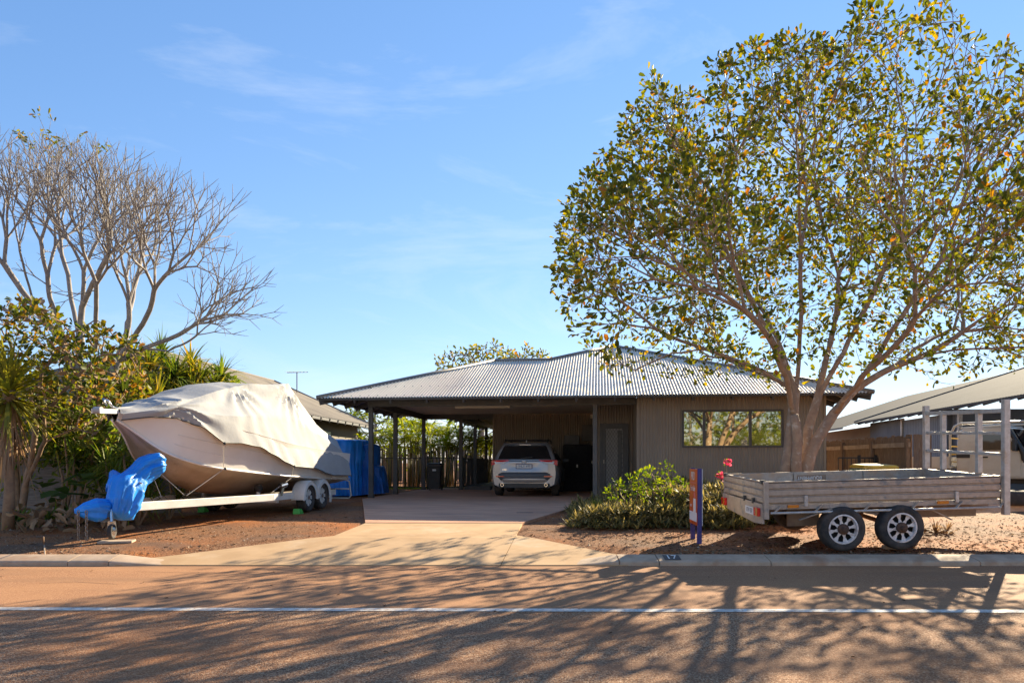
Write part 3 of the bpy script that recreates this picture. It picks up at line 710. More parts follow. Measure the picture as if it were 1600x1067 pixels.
for sg in (1, -1):
    for s in (4.42, 5.12):
        zc = gz(BO.y + s) + WZ - bz; c = (sg * 1.0, s, zc)
        w = tyre('wheel', c, WZ, .19, (1, 0, 0), btr); alloy(w, c, sg, WZ)
        b = MB(); rows = []
        for q in np.linspace(RAD(-8), RAD(188), 15):
            rr = WZ + .055; y = s + rr * cos(q) * 1.05; z = zc + rr * sin(q) * .98
            rows.append([(sg * .86, y, z), (sg * .9, y, z + .012), (sg * 1.10, y, z + .012), (sg * 1.125, y, z - .012)])
        b.grid(rows); b.build('mudguard', 'trailer_white', btr, smooth=True)
        if sg == 1:
            b = MB(); arc = []
            for q in np.linspace(RAD(-8), RAD(188), 15): arc.append((1.118, s + (WZ + .055) * cos(q) * 1.05, zc + (WZ + .055) * sin(q) * .98))
            inn = [(1.118, s + (WZ - .03) * cos(q), zc + (WZ - .03) * sin(q)) for q in np.linspace(RAD(-8), RAD(188), 15)]
            b.grid([arc, inn]); b.build('mudguard_lip', 'trailer_white', btr)
MB().box(1.1, 1.13, 5.42, 5.47, .40 - bz, .62 - bz).build('mud_flap', 'trailer_white', btr)
MB().box(.55, .85, 6.35, 6.40, .50 - bz, .66 - bz).build('light_board', 'trim_dark', btr)
# winch post, jockey wheel, safety chains
MB().bar((0, .32, .62 - bz), (0, .62, 1.22 - bz), .08, .08).build('winch_post', 'galv', btr)
jx, jy = .16, -.28; jg = gz(BO.y + jy) - bz + .035
MB().cyl((jx, jy, jg + .24), (jx - .04, jy + .04, .58 - bz), .028).build('jockey_stand', 'chrome', btr)
jw = tyre('jockey_wheel', (jx, jy, jg + .105), .105, .06, (1, .25, 0), btr, n=18)
MB().lathe([(.065, -.025), (.065, .025), (.03, .035), (0, .035)], (jx, jy, jg + .105), (1, .25, 0), 14).build('rim', 'chrome', jw)
MB().bar((jx + .05, jy, jg + .10), (jx + .03, jy, jg + .25), .012, .05, up=(1, 0, 0)).bar((jx - .05, jy, jg + .10), (jx - .03, jy, jg + .25), .012, .05, up=(1, 0, 0)).build('fork', 'chrome', jw)
for cx_, zz in ((-.14, .20), (-.02, .185)):
    ch = MB(); z0 = .56 - bz; n = 9
    for i in range(n):
        zc = z0 - .045 * i; a = (i % 2) * pi / 2
        ring = [(cx_ + .017 * cos(q) * cos(a), -.56 + .017 * cos(q) * sin(a), zc + .030 * sin(q)) for q in np.linspace(0, 2 * pi, 9)]
        ch.tube(ring, .006, 5, caps=False)
    ch.build('safety_chain', 'chain', btr, smooth=True)
# board under jockey wheel
p = Vector((BO.x + jx, BO.y + jy, 0)); gg = gz(p.y) + hn(p.x, p.y, .9, .02)
bd = MB().box(-.22, .22, -.13, .13, 0, .03).build('timber_block', 'timber_board', loc=(p.x + .02, p.y, gg - .012), rotz=.25, bevel=.004)
tag(bd, 'pale timber board under the boat trailer jockey wheel', 'board')
for k, (lx, ly, lab) in enumerate(((1.0, 4.06, 'green plastic wheel chock against the near boat trailer wheel'), (-1.0, 4.06, 'green plastic wheel chock against the far boat trailer wheel'))):
    p = mw(btr) @ Vector((lx, ly, 0)); gg = gz(p.y) + hn(p.x, p.y, .9, .02) + hn(p.x, p.y, 3.1, .012) - .012
    b = MB().prism([(-.07, -.09, 0), (-.07, .10, 0), (-.07, .10, .03), (-.07, .0, .105), (-.07, -.07, .105), (-.07, -.09, .03)], (.14, 0, 0))
    o = b.build('wheel_chock', 'chock_green', loc=(p.x, p.y, gg), rotz=-BA, bevel=.006); tag(o, lab, 'wheel chock', 'green wheel chocks')
# blue tarpaulin bundled round the winch and coupling
def bundle(name, path, rad, matn, parent, seed, n=72, flat=1.0, fold=.10):
    b = MB(); P_ = [Vector(p) for p in path]; m = 60; rows = []
    cum = [0]
    for i in range(len(P_) - 1): cum.append(cum[-1] + (P_[i + 1] - P_[i]).length)
    x = None
    for i in range(m):
        t = cum[-1] * i / (m - 1)
        p = Vector([np.interp(t, cum, [q[k] for q in P_]) for k in range(3)])
        p2 = Vector([np.interp(min(t + .05, cum[-1]), cum, [q[k] for q in P_]) for k in range(3)]); p1 = Vector([np.interp(max(t - .05, 0), cum, [q[k] for q in P_]) for k in range(3)])
        d = (p2 - p1).normalized(); r = float(np.interp(t, cum, rad))
        x = d.orthogonal().normalized() if x is None else (x - d * x.dot(d)).normalized(); y = d.cross(x); row = []
        for k in range(n):
            q = 2 * pi * k / n
            tq = t / cum[-1]; pin = .35 + 1.0 * abs(2 * tq - 1) ** 1.5
            w1 = 1 - 2 * abs(sin(q * 4.5 + seed + t * 1.6 + .8 * sin(t * 5 + seed))); w2 = 1 - 2 * abs(sin(q * 8 + seed * 3 - t * 3 + 1.3 * mnoise.noise(Vector((t * 4, q, seed)))))
            rr = r * (1 + fold * pin * (.8 * w1 + .55 * w2) + .30 * mnoise.noise(Vector((cos(q) * 1.1, sin(q) * 1.1, t * 2.2 + seed))) + .05 * mnoise.noise(Vector((cos(q) * 6, sin(q) * 6, t * 9 + seed))))
            row.append(p + (x * cos(q) + y * sin(q) * flat) * rr)
        rows.append(row)
    b.grid(rows, True); b.f.append(tuple(range(n))[::-1]); b.f.append(tuple((m - 1) * n + k for k in range(n)))
    return b.build(name, matn, parent, world=True, smooth=True)
tpr = empty('blue_tarp', at(165, 800, 10.75), 0, 'bright blue tarp tied round the winch and coupling of the boat trailer', 'tarp')
A = lambda px, py, Y: at(px, py, Y)
bundle('winch_wrap', [A(254, 726, 11.4), A(248, 726, 11.35), A(230, 732, 11.25), A(214, 746, 11.12), A(200, 764, 11.0), A(192, 788, 10.88), A(189, 806, 10.82), A(188, 811, 10.8)], [.12, .19, .22, .20, .26, .27, .19, .06], 'tarp_blue', tpr, 1.0, flat=.85, fold=.12)
bundle('side_flap', [A(176, 738, 11.2), A(186, 752, 11.1), A(185, 768, 10.95), A(170, 785, 10.85)], [.05, .14, .17, .06], 'tarp_blue', tpr, 5.1)
bundle('coupling_wrap', [A(168, 803, 10.72), A(161, 797, 10.65), A(148, 796, 10.55), A(130, 797, 10.45), A(116, 798, 10.4)], [.06, .15, .165, .11, .03], 'tarp_blue', tpr, 3.7, fold=.09)
MB().tube([A(214, 752, 10.98), A(206, 751, 10.92), A(222, 755, 10.95)], .012, 5).build('tie_cord', 'rope', tpr, world=True)

# ---------------------------------------------------- blue covered load behind the boat
cvr = empty('covered_load', hw(.0, 3.2, .285), -HA, 'tall bulky load under a blue tarp behind the boat stern', 'covered load')
def drape(name, x0, x1, y0, y1, z0, z1, matn, seed, taper=.08, n=30):
    b = MB(); rows = []
    per = []
    for i in range(n): per.append((x0 + (x1 - x0) * i / n, y0))
    for i in range(n): per.append((x1, y0 + (y1 - y0) * i / n))
    for i in range(n): per.append((x1 - (x1 - x0) * i / n, y1))
    for i in range(n): per.append((x0, y1 - (y1 - y0) * i / n))
    cx, cy = (x0 + x1) / 2, (y0 + y1) / 2
    for j in range(17):
        t = j / 16; z = z0 + (z1 - z0) * t; row = []
        for k, (x, y) in enumerate(per):
            sc = 1 - taper * t + .04 * (1 - t) * sin(k * 1.7 + seed) + (.05 * math.exp(-((t - .55) / .1) ** 2) * -1)
            nn = mnoise.noise(Vector((x * 2.2, y * 2.2, z * 1.6 + seed))) * .10 + mnoise.noise(Vector((x * 6, y * 6, z * 2.2 + seed))) * .05 + .045 * (1 - 2 * abs(sin((x + y) * 7 + seed + z * 2.2 + 1.5 * mnoise.noise(Vector((x * 2, y * 2, z * 2)))))) * (.3 + .7 * (1 - t))
            dx, dy = x - cx, y - cy; L = sqrt(dx * dx + dy * dy)
            ax_, ay_ = abs(dx) / ((x1 - x0) / 2), abs(dy) / ((y1 - y0) / 2); sc *= 1 - .17 * (ax_ * ay_) ** 3 - .05 * t ** 6
            row.append((cx + dx * sc + dx / L * nn, cy + dy * sc + dy / L * nn, z + (.07 * mnoise.noise(Vector((x * 2.5, y * 2.5, seed))) * t if t > .8 else 0)))
        rows.append(row)
    for q, dzv in ((.96, .03), (.7, .05), (.3, .06)):
        row = []
        for k, (x, y) in enumerate(per):
            row.append((cx + (rows[16][k][0] - cx) * q, cy + (rows[16][k][1] - cy) * q, z1 + dzv + mnoise.noise(Vector((x * 3, y * 3, seed))) * .03))
        rows.append(row)
    b.grid(rows, True); b.f.append(tuple((len(rows) - 1) * 4 * n + k for k in range(4 * n)))
    return b.build(name, matn, cvr, smooth=True)
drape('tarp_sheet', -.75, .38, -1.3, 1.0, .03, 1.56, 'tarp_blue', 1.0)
drape('side_sheet', .20, .56, -.75, 1.1, .05, 1.44, 'tarp_blue_shade', 4.0, .35)
drape('lower_sheet', .34, .70, .0, 1.1, .04, .80, 'tarp_blue_shade', 9.0, .3)

# ================================================================== GALVANISED BOX TRAILER
TL, TWD = 3.02, 1.78
TO = Vector((3.26, 9.68, 0))
gt = empty('box_trailer', TO, 0, 'dusty galvanised tandem box trailer with rack parked on the verge', 'trailer')
gt.rotation_euler = (math.atan(.085 / 1.75) * .85, -math.atan(.08 / 3.0), 0)
zr, zf_, zc_ = .99, .715, .61
def side_panel(name, a, b_, parent, z0=zf_, z1=zr, out=Vector((0, -1, 0)), matn='galv_dusty', label=None):
    """pressed side: three proud ribs with dark grooves"""
    a = Vector(a); b_ = Vector(b_); h = (z1 - z0) / 3; prof = []
    for i in range(3):
        q = z0 + i * h; prof += [(q + .004, -.012), (q + .016, .012), (q + h - .016, .014), (q + h - .004, -.012)]
    prof += [(z1, .016), (z1 + .012, .016), (z1 + .012, -.03)]
    prof = [(z0, -.03)] + prof
    rows = [[p + out * o + Vector((0, 0, z)) for z, o in prof] for p in (a, b_)]
    b = MB().grid(rows); k = len(prof)
    back = [[p - out * .03 + Vector((0, 0, z)) for z in (z0, z1 + .012)] for p in (a, b_)]
    b.grid(back)
    return b.build(name, matn, parent)
s1 = side_panel('side_panel', (.03, 0, 0), (TL, 0, 0), gt)
side_panel('side_panel', (.03, TWD, 0), (TL, TWD, 0), gt, out=Vector((0, 1, 0)), matn='galv')
side_panel('front_panel', (TL, .03, 0), (TL, TWD - .03, 0), gt, out=Vector((1, 0, 0)), matn='galv')
tg = side_panel('tailgate', (0, .03, 0), (0, TWD - .03, 0), gt, out=Vector((-1, 0, 0)))
b = MB()
for x, y in ((.012, -.012), (.012, TWD + .012)): b.box(x - .025, x + .035, y - .025, y + .025, .52, zr + .015)
b.build('corner_post', 'galv_dusty', gt, bevel=.004)
MB().box(.04, TL, .035, TWD - .035, zf_ - .012, zf_).build('bed_floor', 'galv', gt)
for x in (1.05, 2.1):
    for y, o in ((.045, 1), (TWD - .045, -1)): MB().box(x - .02, x + .02, y - .012, y + .012, zf_ + .003, zr - .004).build('stake', 'galv', gt)
# chassis
for y in (.02, TWD - .02): MB().box(.0, TL, y - .025, y + .025, zf_ - .075, zf_ - .014).build('chassis_rail', 'frame_rusty' if y > 1 else 'galv_dusty', gt)
for y in (.42, TWD - .42): MB().box(.1, TL + .1, y - .03, y + .03, zf_ - .19, zf_ - .078).build('chassis_beam', 'frame_rusty', gt)
for x in (.25, .9, 1.5, 2.1, 2.8): MB().box(x - .025, x + .025, .05, TWD - .05, zf_ - .076, zf_ - .016).build('crossmember', 'frame_rusty', gt)
MB().tube([(.06, -.055, zf_ - .115), (TL - .02, -.055, zf_ - .115)], .016, 8).build('tie_rail', 'galv_post', gt, smooth=True)
for x in (.1, .62, 1.25, 1.85, 2.42, 2.98): MB().bar((x, -.05, zf_ - .115), (x + .10, -.03, zf_ - .03), .035, .012).build('tie_bracket', 'galv_dusty', gt)
for x in (.52, 2.45): MB().box(x - .022, x + .022, -.045, -.02, zf_ - .04, zf_ + .10).build('latch', 'galv_post', gt, bevel=.005)
for x in (.36, 2.28): MB().box(x - .07, x + .07, -.03, -.004, zf_ - .055, zf_ - .018).build('side_marker', 'amber_lens', gt)
for a, c in (((.44, .0, .50), (.86, .0, zf_ - .08)), ((2.05, .0, zf_ - .08), (2.40, .0, .45))): MB().bar(a, c, .05, .012).build('brace', 'galv_dusty', gt)
for a in ((.4, .82, .30, .33, .38, .62), (2.1, 2.9, .30, .33, .45, .60)): MB().box(*a).build('skirt_plate', 'frame_rusty', gt)
# tail panel: angled bottom, lamps, plate
tp = MB().prism([(-.035, .0, .46), (-.035, .0, zf_ - .003), (-.035, TWD, zf_ - .003), (-.035, TWD, .62), (-.035, TWD - .25, .50), (-.035, .30, .44)][::1], (.03, 0, 0)).build('tail_panel', 'galv_dusty', gt)
for y in (.14, TWD - .14):
    o = MB().box(-.075, -.036, y - .085, y + .085, .55, .66).build('tail_lamp', 'red_lens', gt, bevel=.006); MB().box(-.079, -.074, y - .075, y - .01, .56, .65).build('indicator', 'amber_lens', o)
pl = MB().box(-.044, -.037, .32, .66, .54, .64).build('licence_plate', 'plate_white', gt)
text('plate_text', '1TV 37', .085, 'plate_blue', pl, Matrix.Translation((-.046, .49, .59)) @ Matrix.Rotation(-pi / 2, 4, 'Z') @ Matrix.Rotation(pi / 2, 4, 'X'), ext=.001)
for y in (.35, .72): MB().box(-.05, -.016, y - .02, y + .02, zf_ - .02, zf_ + .05).build('hinge', 'trim_dark', gt)
for y in (.06, TWD - .06): MB().box(-.03, .03, y - .03, y + .03, zr - .02, zr + .03).build('catch', 'trim_dark', gt)
dp = MB().box(1.02, 1.52, TWD - .0385, TWD - .0345, .868, .955).build('decal', 'frame_rusty', gt)
text('side_lettering', 'EQUIPMENT', .068, 'sign_white', dp, Matrix.Translation((1.27, TWD - .041, .912)) @ Matrix.Rotation(pi / 2, 4, 'X') @ Matrix.Rotation(pi, 4, 'Z'), ext=.001)
# headboard rack
def gbar(nm, a, b_, w=.05): MB().bar(a, b_, w, w).build(nm, 'galv_post', gt, bevel=.004)
RX = TL + .055
gbar('rack_post', (RX, -.03, .50), (RX, -.03, 1.97), .075); gbar('rack_post', (RX, TWD + .03, .50), (RX, TWD + .03, 1.95), .075)
gbar('rack_upright', (RX, .52, zr + .02), (RX, .52, 1.80), .065); gbar('rack_upright', (RX, TWD - .42, zr + .02), (RX, TWD - .42, 1.86), .065)
for z, w in ((1.83, .055), (1.54, .04), (1.27, .04)): gbar('rack_rail', (RX, .012, z), (RX, TWD - .012, z), w)
# wheels
TR = .29
def spoke_wheel(x, y, sg):
    zc = gz(TO.y + y) + TR - .02
    e = (x, y, zc); w = tyre('wheel', e, TR, .20, (0, 1, 0), gt, rin=.63)
    prof = [(TR * .66, -.06), (TR * .66, .085), (TR * .60, .088), (TR * .57, .03)]
    r = MB().lathe([(a, h) for a, h in prof], e, (0, sg, 0), 28, caps=False).build('rim', 'wheel_white', w, smooth=True, auto=40)
    cc = Vector(e) + Vector((0, sg * .055, 0))
    for k in range(8):
        q = 2 * pi * k / 8 + .2; d = Vector((cos(q), 0, sin(q))); t = Vector((-sin(q), 0, cos(q)))
        b = MB().add([cc + d * TR * .2 - t * .026, cc + d * TR * .2 + t * .026, cc + d * TR * .38 + t * .013, cc + d * TR * .61 + t * .036, cc + d * TR * .61 - t * .036, cc + d * TR * .38 - t * .013], [(0, 1, 2, 3, 4, 5)])
        b.build('spoke', 'wheel_white', r)
    MB().lathe([(0, -.02), (TR * .24, -.02), (TR * .24, .035), (TR * .12, .05), (TR * .11, .09), (0, .095)], cc, (0, sg, 0), 14).build('hub', 'rust', r, smooth=True, auto=35)
    MB().lathe([(0, -.05), (TR * .6, -.05)], cc, (0, sg, 0), 20).build('spoke_gap_shade', 'dark_void', r)  # flat black disc puts in the shade between the spokes
    return w
for x in (.985, 1.735):
    spoke_wheel(x, .02, -1); spoke_wheel(x, TWD - .12, 1)
    MB().cyl((x, .1, gz(TO.y) + TR - .02), (x, TWD - .2, gz(TO.y + 1.5) + TR - .02), .03).build('axle', 'frame_rusty', gt)
# drawbar and its lying tyre
MB().bar((TL - .1, .42, .53), (TL + 1.7, TWD / 2, .50), .07, .11).bar((TL - .1, TWD - .42, .53), (TL + 1.7, TWD / 2, .50), .07, .11).build('drawbar', 'galv_dusty', gt)
MB().cyl((TL + 1.4, TWD / 2, .13), (TL + 1.4, TWD / 2, .62), .03).build('jockey_stand', 'galv_post', gt)
sp_ = empty('spare_tyre', (TO.x + TL + .62, TO.y + .75, .66), 0, 'black spare tyre lying flat on the box trailer drawbar', 'tyre')
tyre('tread', (0, 0, .10), .36, .2, (0, 0, 1), sp_); MB().lathe([(.22, .02), (.22, .16), (.15, .12), (0, .12)], (0, 0, 0), (0, 0, 1), 20).build('rim', 'galv_post', sp_, smooth=True, auto=40)
bk = MB().box(-.11, .11, -.05, .05, 0, .065).build('brick', 'brick_red', loc=(TO.x + TL + .36, TO.y + .72, .867), rotz=.4, bevel=.004); tag(bk, 'red brick lying on the spare tyre at the trailer front', 'brick')
p = gpt(1395, 858); bk = MB().box(-.10, .10, -.06, .06, 0, .045).build('timber_block', 'timber_board', loc=(p.x, p.y + .05, gz(p.y) + .0), rotz=-.3, bevel=.004); tag(bk, 'small wooden wedge on the soil by the second box trailer wheel', 'wedge')
# ================================================================== CAR IN THE CARPORT (local: x right, y forward, z up; modelled full height, squat lens kept by KZ)
CZ = .31; KZ = .91
car = empty('parked_car', Vector((.33, 20.55, CZ)), -HA, 'silver SUV parked nose-in under the carport', 'car')
def loft(secs, parent, name, matn, auto=35, capends=True):
    """secs: list of (y, [(x,z)...] right half from bottom centre to top centre)"""
    rows = []
    for y, h in secs:
        r = [(x, y if not callable(y) else y(z), z * KZ) for x, z in h]
        rows.append(r + [(-x, yy, z) for x, yy, z in r[::-1]])
    b = MB().grid(rows, True); n = len(rows[0])
    if capends: b.f.append(tuple(range(n))[::-1]); b.f.append(tuple((len(rows) - 1) * n + k for k in range(n)))
    return b.build(name, matn, parent, smooth=True, auto=auto)
def lower(w, zt, zb=.30): return [(0, zb), (w * .80, zb), (w * .95, zb + .06), (w * .985, .52), (w, .72), (w * .985, .92), (w * .95, zt), (0, zt)]
body = loft([(.03, lower(.86, 1.06)), (.10, lower(.905, 1.09)), (.45, lower(.925, 1.10)), (1.2, lower(.925, 1.09)), (2.6, lower(.925, 1.07)), (3.6, lower(.92, 1.03)), (4.2, lower(.88, .97)), (4.5, lower(.78, .86)), (4.6, lower(.66, .76))], car, 'body', 'car_silver')
def gh(wb, wt, zb, zt): return [(0, zb), (wb, zb), (wb * .5 + wt * .5 + .012, zb * .5 + zt * .5), (wt, zt - .07), (wt - .07, zt - .015), (wt * .5, zt), (0, zt + .005)]
loft([(.14, gh(.845, .80, 1.05, 1.12)), (.30, gh(.85, .735, 1.05, 1.40)), (.42, gh(.85, .665, 1.05, 1.59)), (.62, gh(.85, .655, 1.05, 1.635)), (1.6, gh(.85, .655, 1.05, 1.655)), (2.4, gh(.85, .65, 1.05, 1.63)), (3.25, gh(.82, .70, 1.03, 1.12))], car, 'cabin', 'car_silver')
# tailgate skin with recess for the plate
tgx = MB()
def yface(z): return float(np.interp(z, [.3, .55, .75, 1.0, 1.06], [.06, .02, .015, .03, .04]))
rows = []
for z in (.735, .80, .90, 1.0, 1.06):
    w = float(np.interp(z, [.735, .9, 1.06], [.66, .655, .63])); dpt = .0
    rows.append([(x, yface(z) - .022 + (.03 if abs(x) < .42 and .8 < z < .98 else 0), z * KZ) for x in np.linspace(-w, w, 15)])
tgx.grid(rows); tgo = tgx.build('tailgate', 'car_silver', car, smooth=True)
# rear window
rw = []
for z, w, y in ((1.125, .735, .125), (1.3, .675, .215), (1.50, .60, .335), (1.54, .56, .36)):
    rw.append([(x, y - .012 + .02 * (x / w) ** 2, z * KZ) for x in np.linspace(-w, w, 9)])
MB().grid(rw).build('rear_window', 'car_glass', tgo, smooth=True)
for sg in (1, -1):
    sw = [[(sg * (.857 + .006), y, 1.10 * KZ) for y in (.55, 1.2, 2.0, 2.75, 3.0)], [(sg * (.690), y, 1.53 * KZ) for y in (.60, 1.2, 1.9, 2.3, 2.4)]]
    MB().grid(sw).build('side_window', 'car_glass', car)
MB().prism([(-.62, .34, 1.575 * KZ), (.62, .34, 1.575 * KZ), (.60, .30, 1.60 * KZ), (-.60, .30, 1.60 * KZ)], (0, .22, .035)).build('spoiler', 'car_silver', car, bevel=.01)
MB().box(-.16, .16, .285, .32, 1.555 * KZ, 1.575 * KZ).build('brake_lamp', 'clear_lens', car)
MB().bar((-.10, .10, 1.15 * KZ), (.22, .135, 1.185 * KZ), .02, .02).build('rear_wiper', 'black_plastic', tgo)
# tail lamps: red wedge with a clear strip below
for sg in (1, -1):
    P_ = lambda x, z, d: (sg * x, yface(min(z, 1.06)) - d + (abs(x) - .6) * .10 * (abs(x) > .6), z * KZ)
    pts = [P_(.905, 1.095, .012), P_(.40, 1.105, .03), P_(.455, 1.055, .035), P_(.62, 1.04, .04), P_(.905, 1.03, .01)]
    bt = MB().prism(pts, (0, .05, 0)).build('tail_lamp', 'red_lens', car)
    pts = [P_(.80, 1.036, .035), P_(.47, 1.046, .042), P_(.56, .985, .042), P_(.80, .975, .035)]
    MB().prism(pts, (0, .05, 0)).build('reverse_lens', 'clear_lens', bt)
    pts = [P_(.91, 1.028, .018), P_(.81, 1.03, .034), P_(.81, .97, .034), P_(.905, .93, .015)]
    MB().prism(pts, (0, .05, 0)).build('corner_lens', 'red_lens', bt)
    # bumper corner, flare and reflector
    MB().box(sg * .66 - .11, sg * .66 + .11, -.035, .02, .595 * KZ, .625 * KZ).build('reflector', 'red_lens', car)
# number plate in its dark surround, emblem, letters
po = MB().box(-.225, .225, -.012, .012, .84 * KZ, .985 * KZ).build('licence_plate', 'plate_blue', tgo); MB().box(-.205, .205, -.017, -.0125, .855 * KZ, .965 * KZ).build('plate_face', 'plate_white', po)
text('plate_text', '1HLY 495', .088, 'plate_blue', po, Matrix.Translation((0, -.0185, .91 * KZ)) @ Matrix.Rotation(pi / 2, 4, 'X'), ext=.001)
em = MB(); em.tube([(.062 * cos(q), -.012, 1.035 * KZ + .040 * sin(q)) for q in np.linspace(0, 2 * pi, 21)], .006, 6, caps=False)
em.tube([(.026 * cos(q), -.012, 1.035 * KZ + .038 * sin(q)) for q in np.linspace(0, 2 * pi, 17)], .005, 6, caps=False); em.tube([(.048 * cos(q), -.012, 1.048 * KZ + .016 * sin(q)) for q in np.linspace(0, 2 * pi, 17)], .005, 6, caps=False)
em.build('emblem', 'chrome', tgo, smooth=True)
MB().box(-.60, -.47, -.012, -.004, .80 * KZ, .82 * KZ).build('badge', 'chrome', tgo)
# bumper
bp = []
for z, w, y in ((.40, .80, .05), (.47, .89, -.01), (.58, .915, -.035), (.68, .915, -.03), (.735, .90, .0)):
    bp.append([(w * x, y + .16 * abs(x) ** 4, z * KZ) for x in np.linspace(-1, 1, 21)])
bo = MB().grid(bp).build('bumper', 'car_grey', car, smooth=True)
sk = []
for z, y in ((.425, -.025), (.50, -.062), (.545, -.055)):
    sk.append([(x, y + .10 * abs(x / .66) ** 4, z * KZ) for x in np.linspace(-.66, .66, 13)])
MB().grid(sk).build('skid_plate', 'car_skid', bo, smooth=True)
MB().box(-.70, .70, .0, .3, .27 * KZ, .40 * KZ).build('under_tray', 'black_plastic', bo)
for sg in (1, -1): MB().lathe([(.034, 0), (.048, 0), (.048, .16), (.034, .16)], (sg * .60, -.05, .355 * KZ), (0, 1, 0), 14, close=True).build('exhaust_tip', 'chrome', bo, smooth=True, auto=40)
for sg in (1, -1):
    for y in (.93, 3.62):
        c = (sg * .80, y, .345 * KZ); w = tyre('wheel', c, .345 * KZ, .225, (1, 0, 0), car); MB().lathe([(.2, -.02), (.2, .1), (.05, .06), (0, .06)], c, (sg, 0, 0), 18).build('rim', 'car_skid', w, smooth=True, auto=40)
        b = MB(); rows = []
        for q in np.linspace(RAD(5), RAD(175), 13): rows.append([(sg * .90, y + .40 * cos(q), (.345 + .40 * sin(q)) * KZ), (sg * .94, y + .41 * cos(q), (.345 + .41 * sin(q)) * KZ), (sg * .94, y + .47 * cos(q), (.345 + .47 * sin(q)) * KZ), (sg * .90, y + .49 * cos(q), (.345 + .49 * sin(q)) * KZ)])
        b.grid(rows).build('wheel_arch', 'car_grey', car, smooth=True)
    MB().tube([(sg * .60, .55, 1.66 * KZ), (sg * .60, .62, 1.715 * KZ), (sg * .60, 2.2, 1.73 * KZ), (sg * .60, 2.3, 1.67 * KZ)], .020, 8).build('roof_rail', 'black_plastic', car, smooth=True)
    MB().box(sg * .92 - (.0 if sg > 0 else .2), sg * .92 + (.2 if sg > 0 else 0), 2.72, 2.83, 1.02 * KZ, 1.18 * KZ).build('mirror', 'black_plastic', car, bevel=.03)
for y in (.95, 1.7): MB().tube([(-.6, y, 1.725 * KZ), (.6, y, 1.725 * KZ)], .016, 8).build('roof_bar', 'black_plastic', car)
MB().prism([(-.012, .62, 1.64 * KZ), (.012, .62, 1.64 * KZ), (.006, .70, 1.72 * KZ), (-.006, .70, 1.72 * KZ)], (0, .06, 0)).build('roof_antenna', 'plate_white', car)
# ================================================================== THINGS IN THE CARPORT
cab = empty('storage_cabinet', hw(6.38, 6.6, ZS), -HA, 'tall black covered cabinet standing against the carport back wall', 'cabinet')
b = MB(); rows = []
for j in range(12):
    z = 1.50 * j / 11; row = []
    for k in range(40):
        q = 2 * pi * k / 40; x = max(-1, min(1, 1.35 * cos(q))) * .48; y = max(-1, min(1, 1.35 * sin(q))) * .36
        d = .02 * sin(k * 2.1 + j * .3) * (1 - j / 14); row.append((x * (1 + d), y * (1 + d), z))
    rows.append(row)
rows.append([(p[0] * .9, p[1] * .9, 1.53) for p in rows[-1]])
b.grid(rows, True); b.f.append(tuple(12 * 40 + k for k in range(40))); b.build('cover', 'black_cloth', cab, smooth=True, auto=50)
MB().box(-.03, .02, -.372, -.362, .78, .88, Matrix.Rotation(.5, 4, 'Y') if False else None).build('tear', 'plate_white', cab)
bx = MB().box(-.26, .22, -.2, .2, 0, .30).prism([(-.2, -.21, .02), (.1, -.21, .10), (.1, -.215, .13), (-.2, -.215, .045)], (0, .01, 0)).build('storage_box', 'black_plastic', loc=hw(6.22, 6.5, ZS + 1.535), rotz=-HA, bevel=.01); tag(bx, 'black box sitting on top of the tall black cabinet', 'box')
def wheelie(name, loc, rz, lid, body, label, hgt=.98, w=.54, d=.6, tilt=0):
    e = empty(name, loc, rz, label, 'bin'); b = MB(); rows = []
    for z, s in ((.06, .84), (.5, .92), (hgt, 1.0), (hgt + .02, 1.05), (hgt + .06, 1.05)):
        rows.append([(x * w / 2 * s, y * d / 2 * s, z) for x, y in ((-1, -.85), (-.85, -1), (.85, -1), (1, -.85), (1, .85), (.85, 1), (-.85, 1), (-1, .85))])
    b.grid(rows, True); b.f.append(tuple(range(8))[::-1]); b.f.append(tuple(32 + k for k in range(8))); b.build('tub', body, e)
    l = MB(); rows = []
    for z, s in ((0, 1.08), (.035, 1.08), (.07, .98), (.085, .6)):
        rows.append([(x * w / 2 * s, y * d / 2 * s, z + hgt + .065 + tilt * (x + 1)) for x, y in ((-1, -.85), (-.85, -1), (.85, -1), (1, -.85), (1, .85), (.85, 1), (-.85, 1), (-1, .85))])
    l.grid(rows, True); l.f.append(tuple(24 + k for k in range(8))); l.f.append(tuple(range(8))[::-1]); l.build('lid', lid, e)
    MB().cyl((-w * .42, d / 2 + .06, hgt + .03), (w * .42, d / 2 + .06, hgt + .03), .018).build('handle', body, e)
    for sg in (1, -1): MB().cyl((sg * w * .40, d / 2 - .02, .10), (sg * w * .48, d / 2 - .02, .10), .10).build('wheel', 'rubber', e)
    return e
wb = wheelie('wheelie_bin', hw(1.62, 6.45, ZS), -HA + .1, 'bin_black', 'bin_black', 'black wheelie bin beside the rear left carport post', hgt=.78, w=.46, d=.5)
MB().box(-.06, .06, -.262, -.252, .66, .72).build('sticker', 'plate_white', wb)
wheelie('wheelie_bin', Vector((8.28, 17.2, .285)), pi / 2 + .1, 'bin_yellow', 'bin_green', 'green wheelie bin with a yellow lid behind the box trailer', hgt=.76, w=.62, d=.78, tilt=.012)
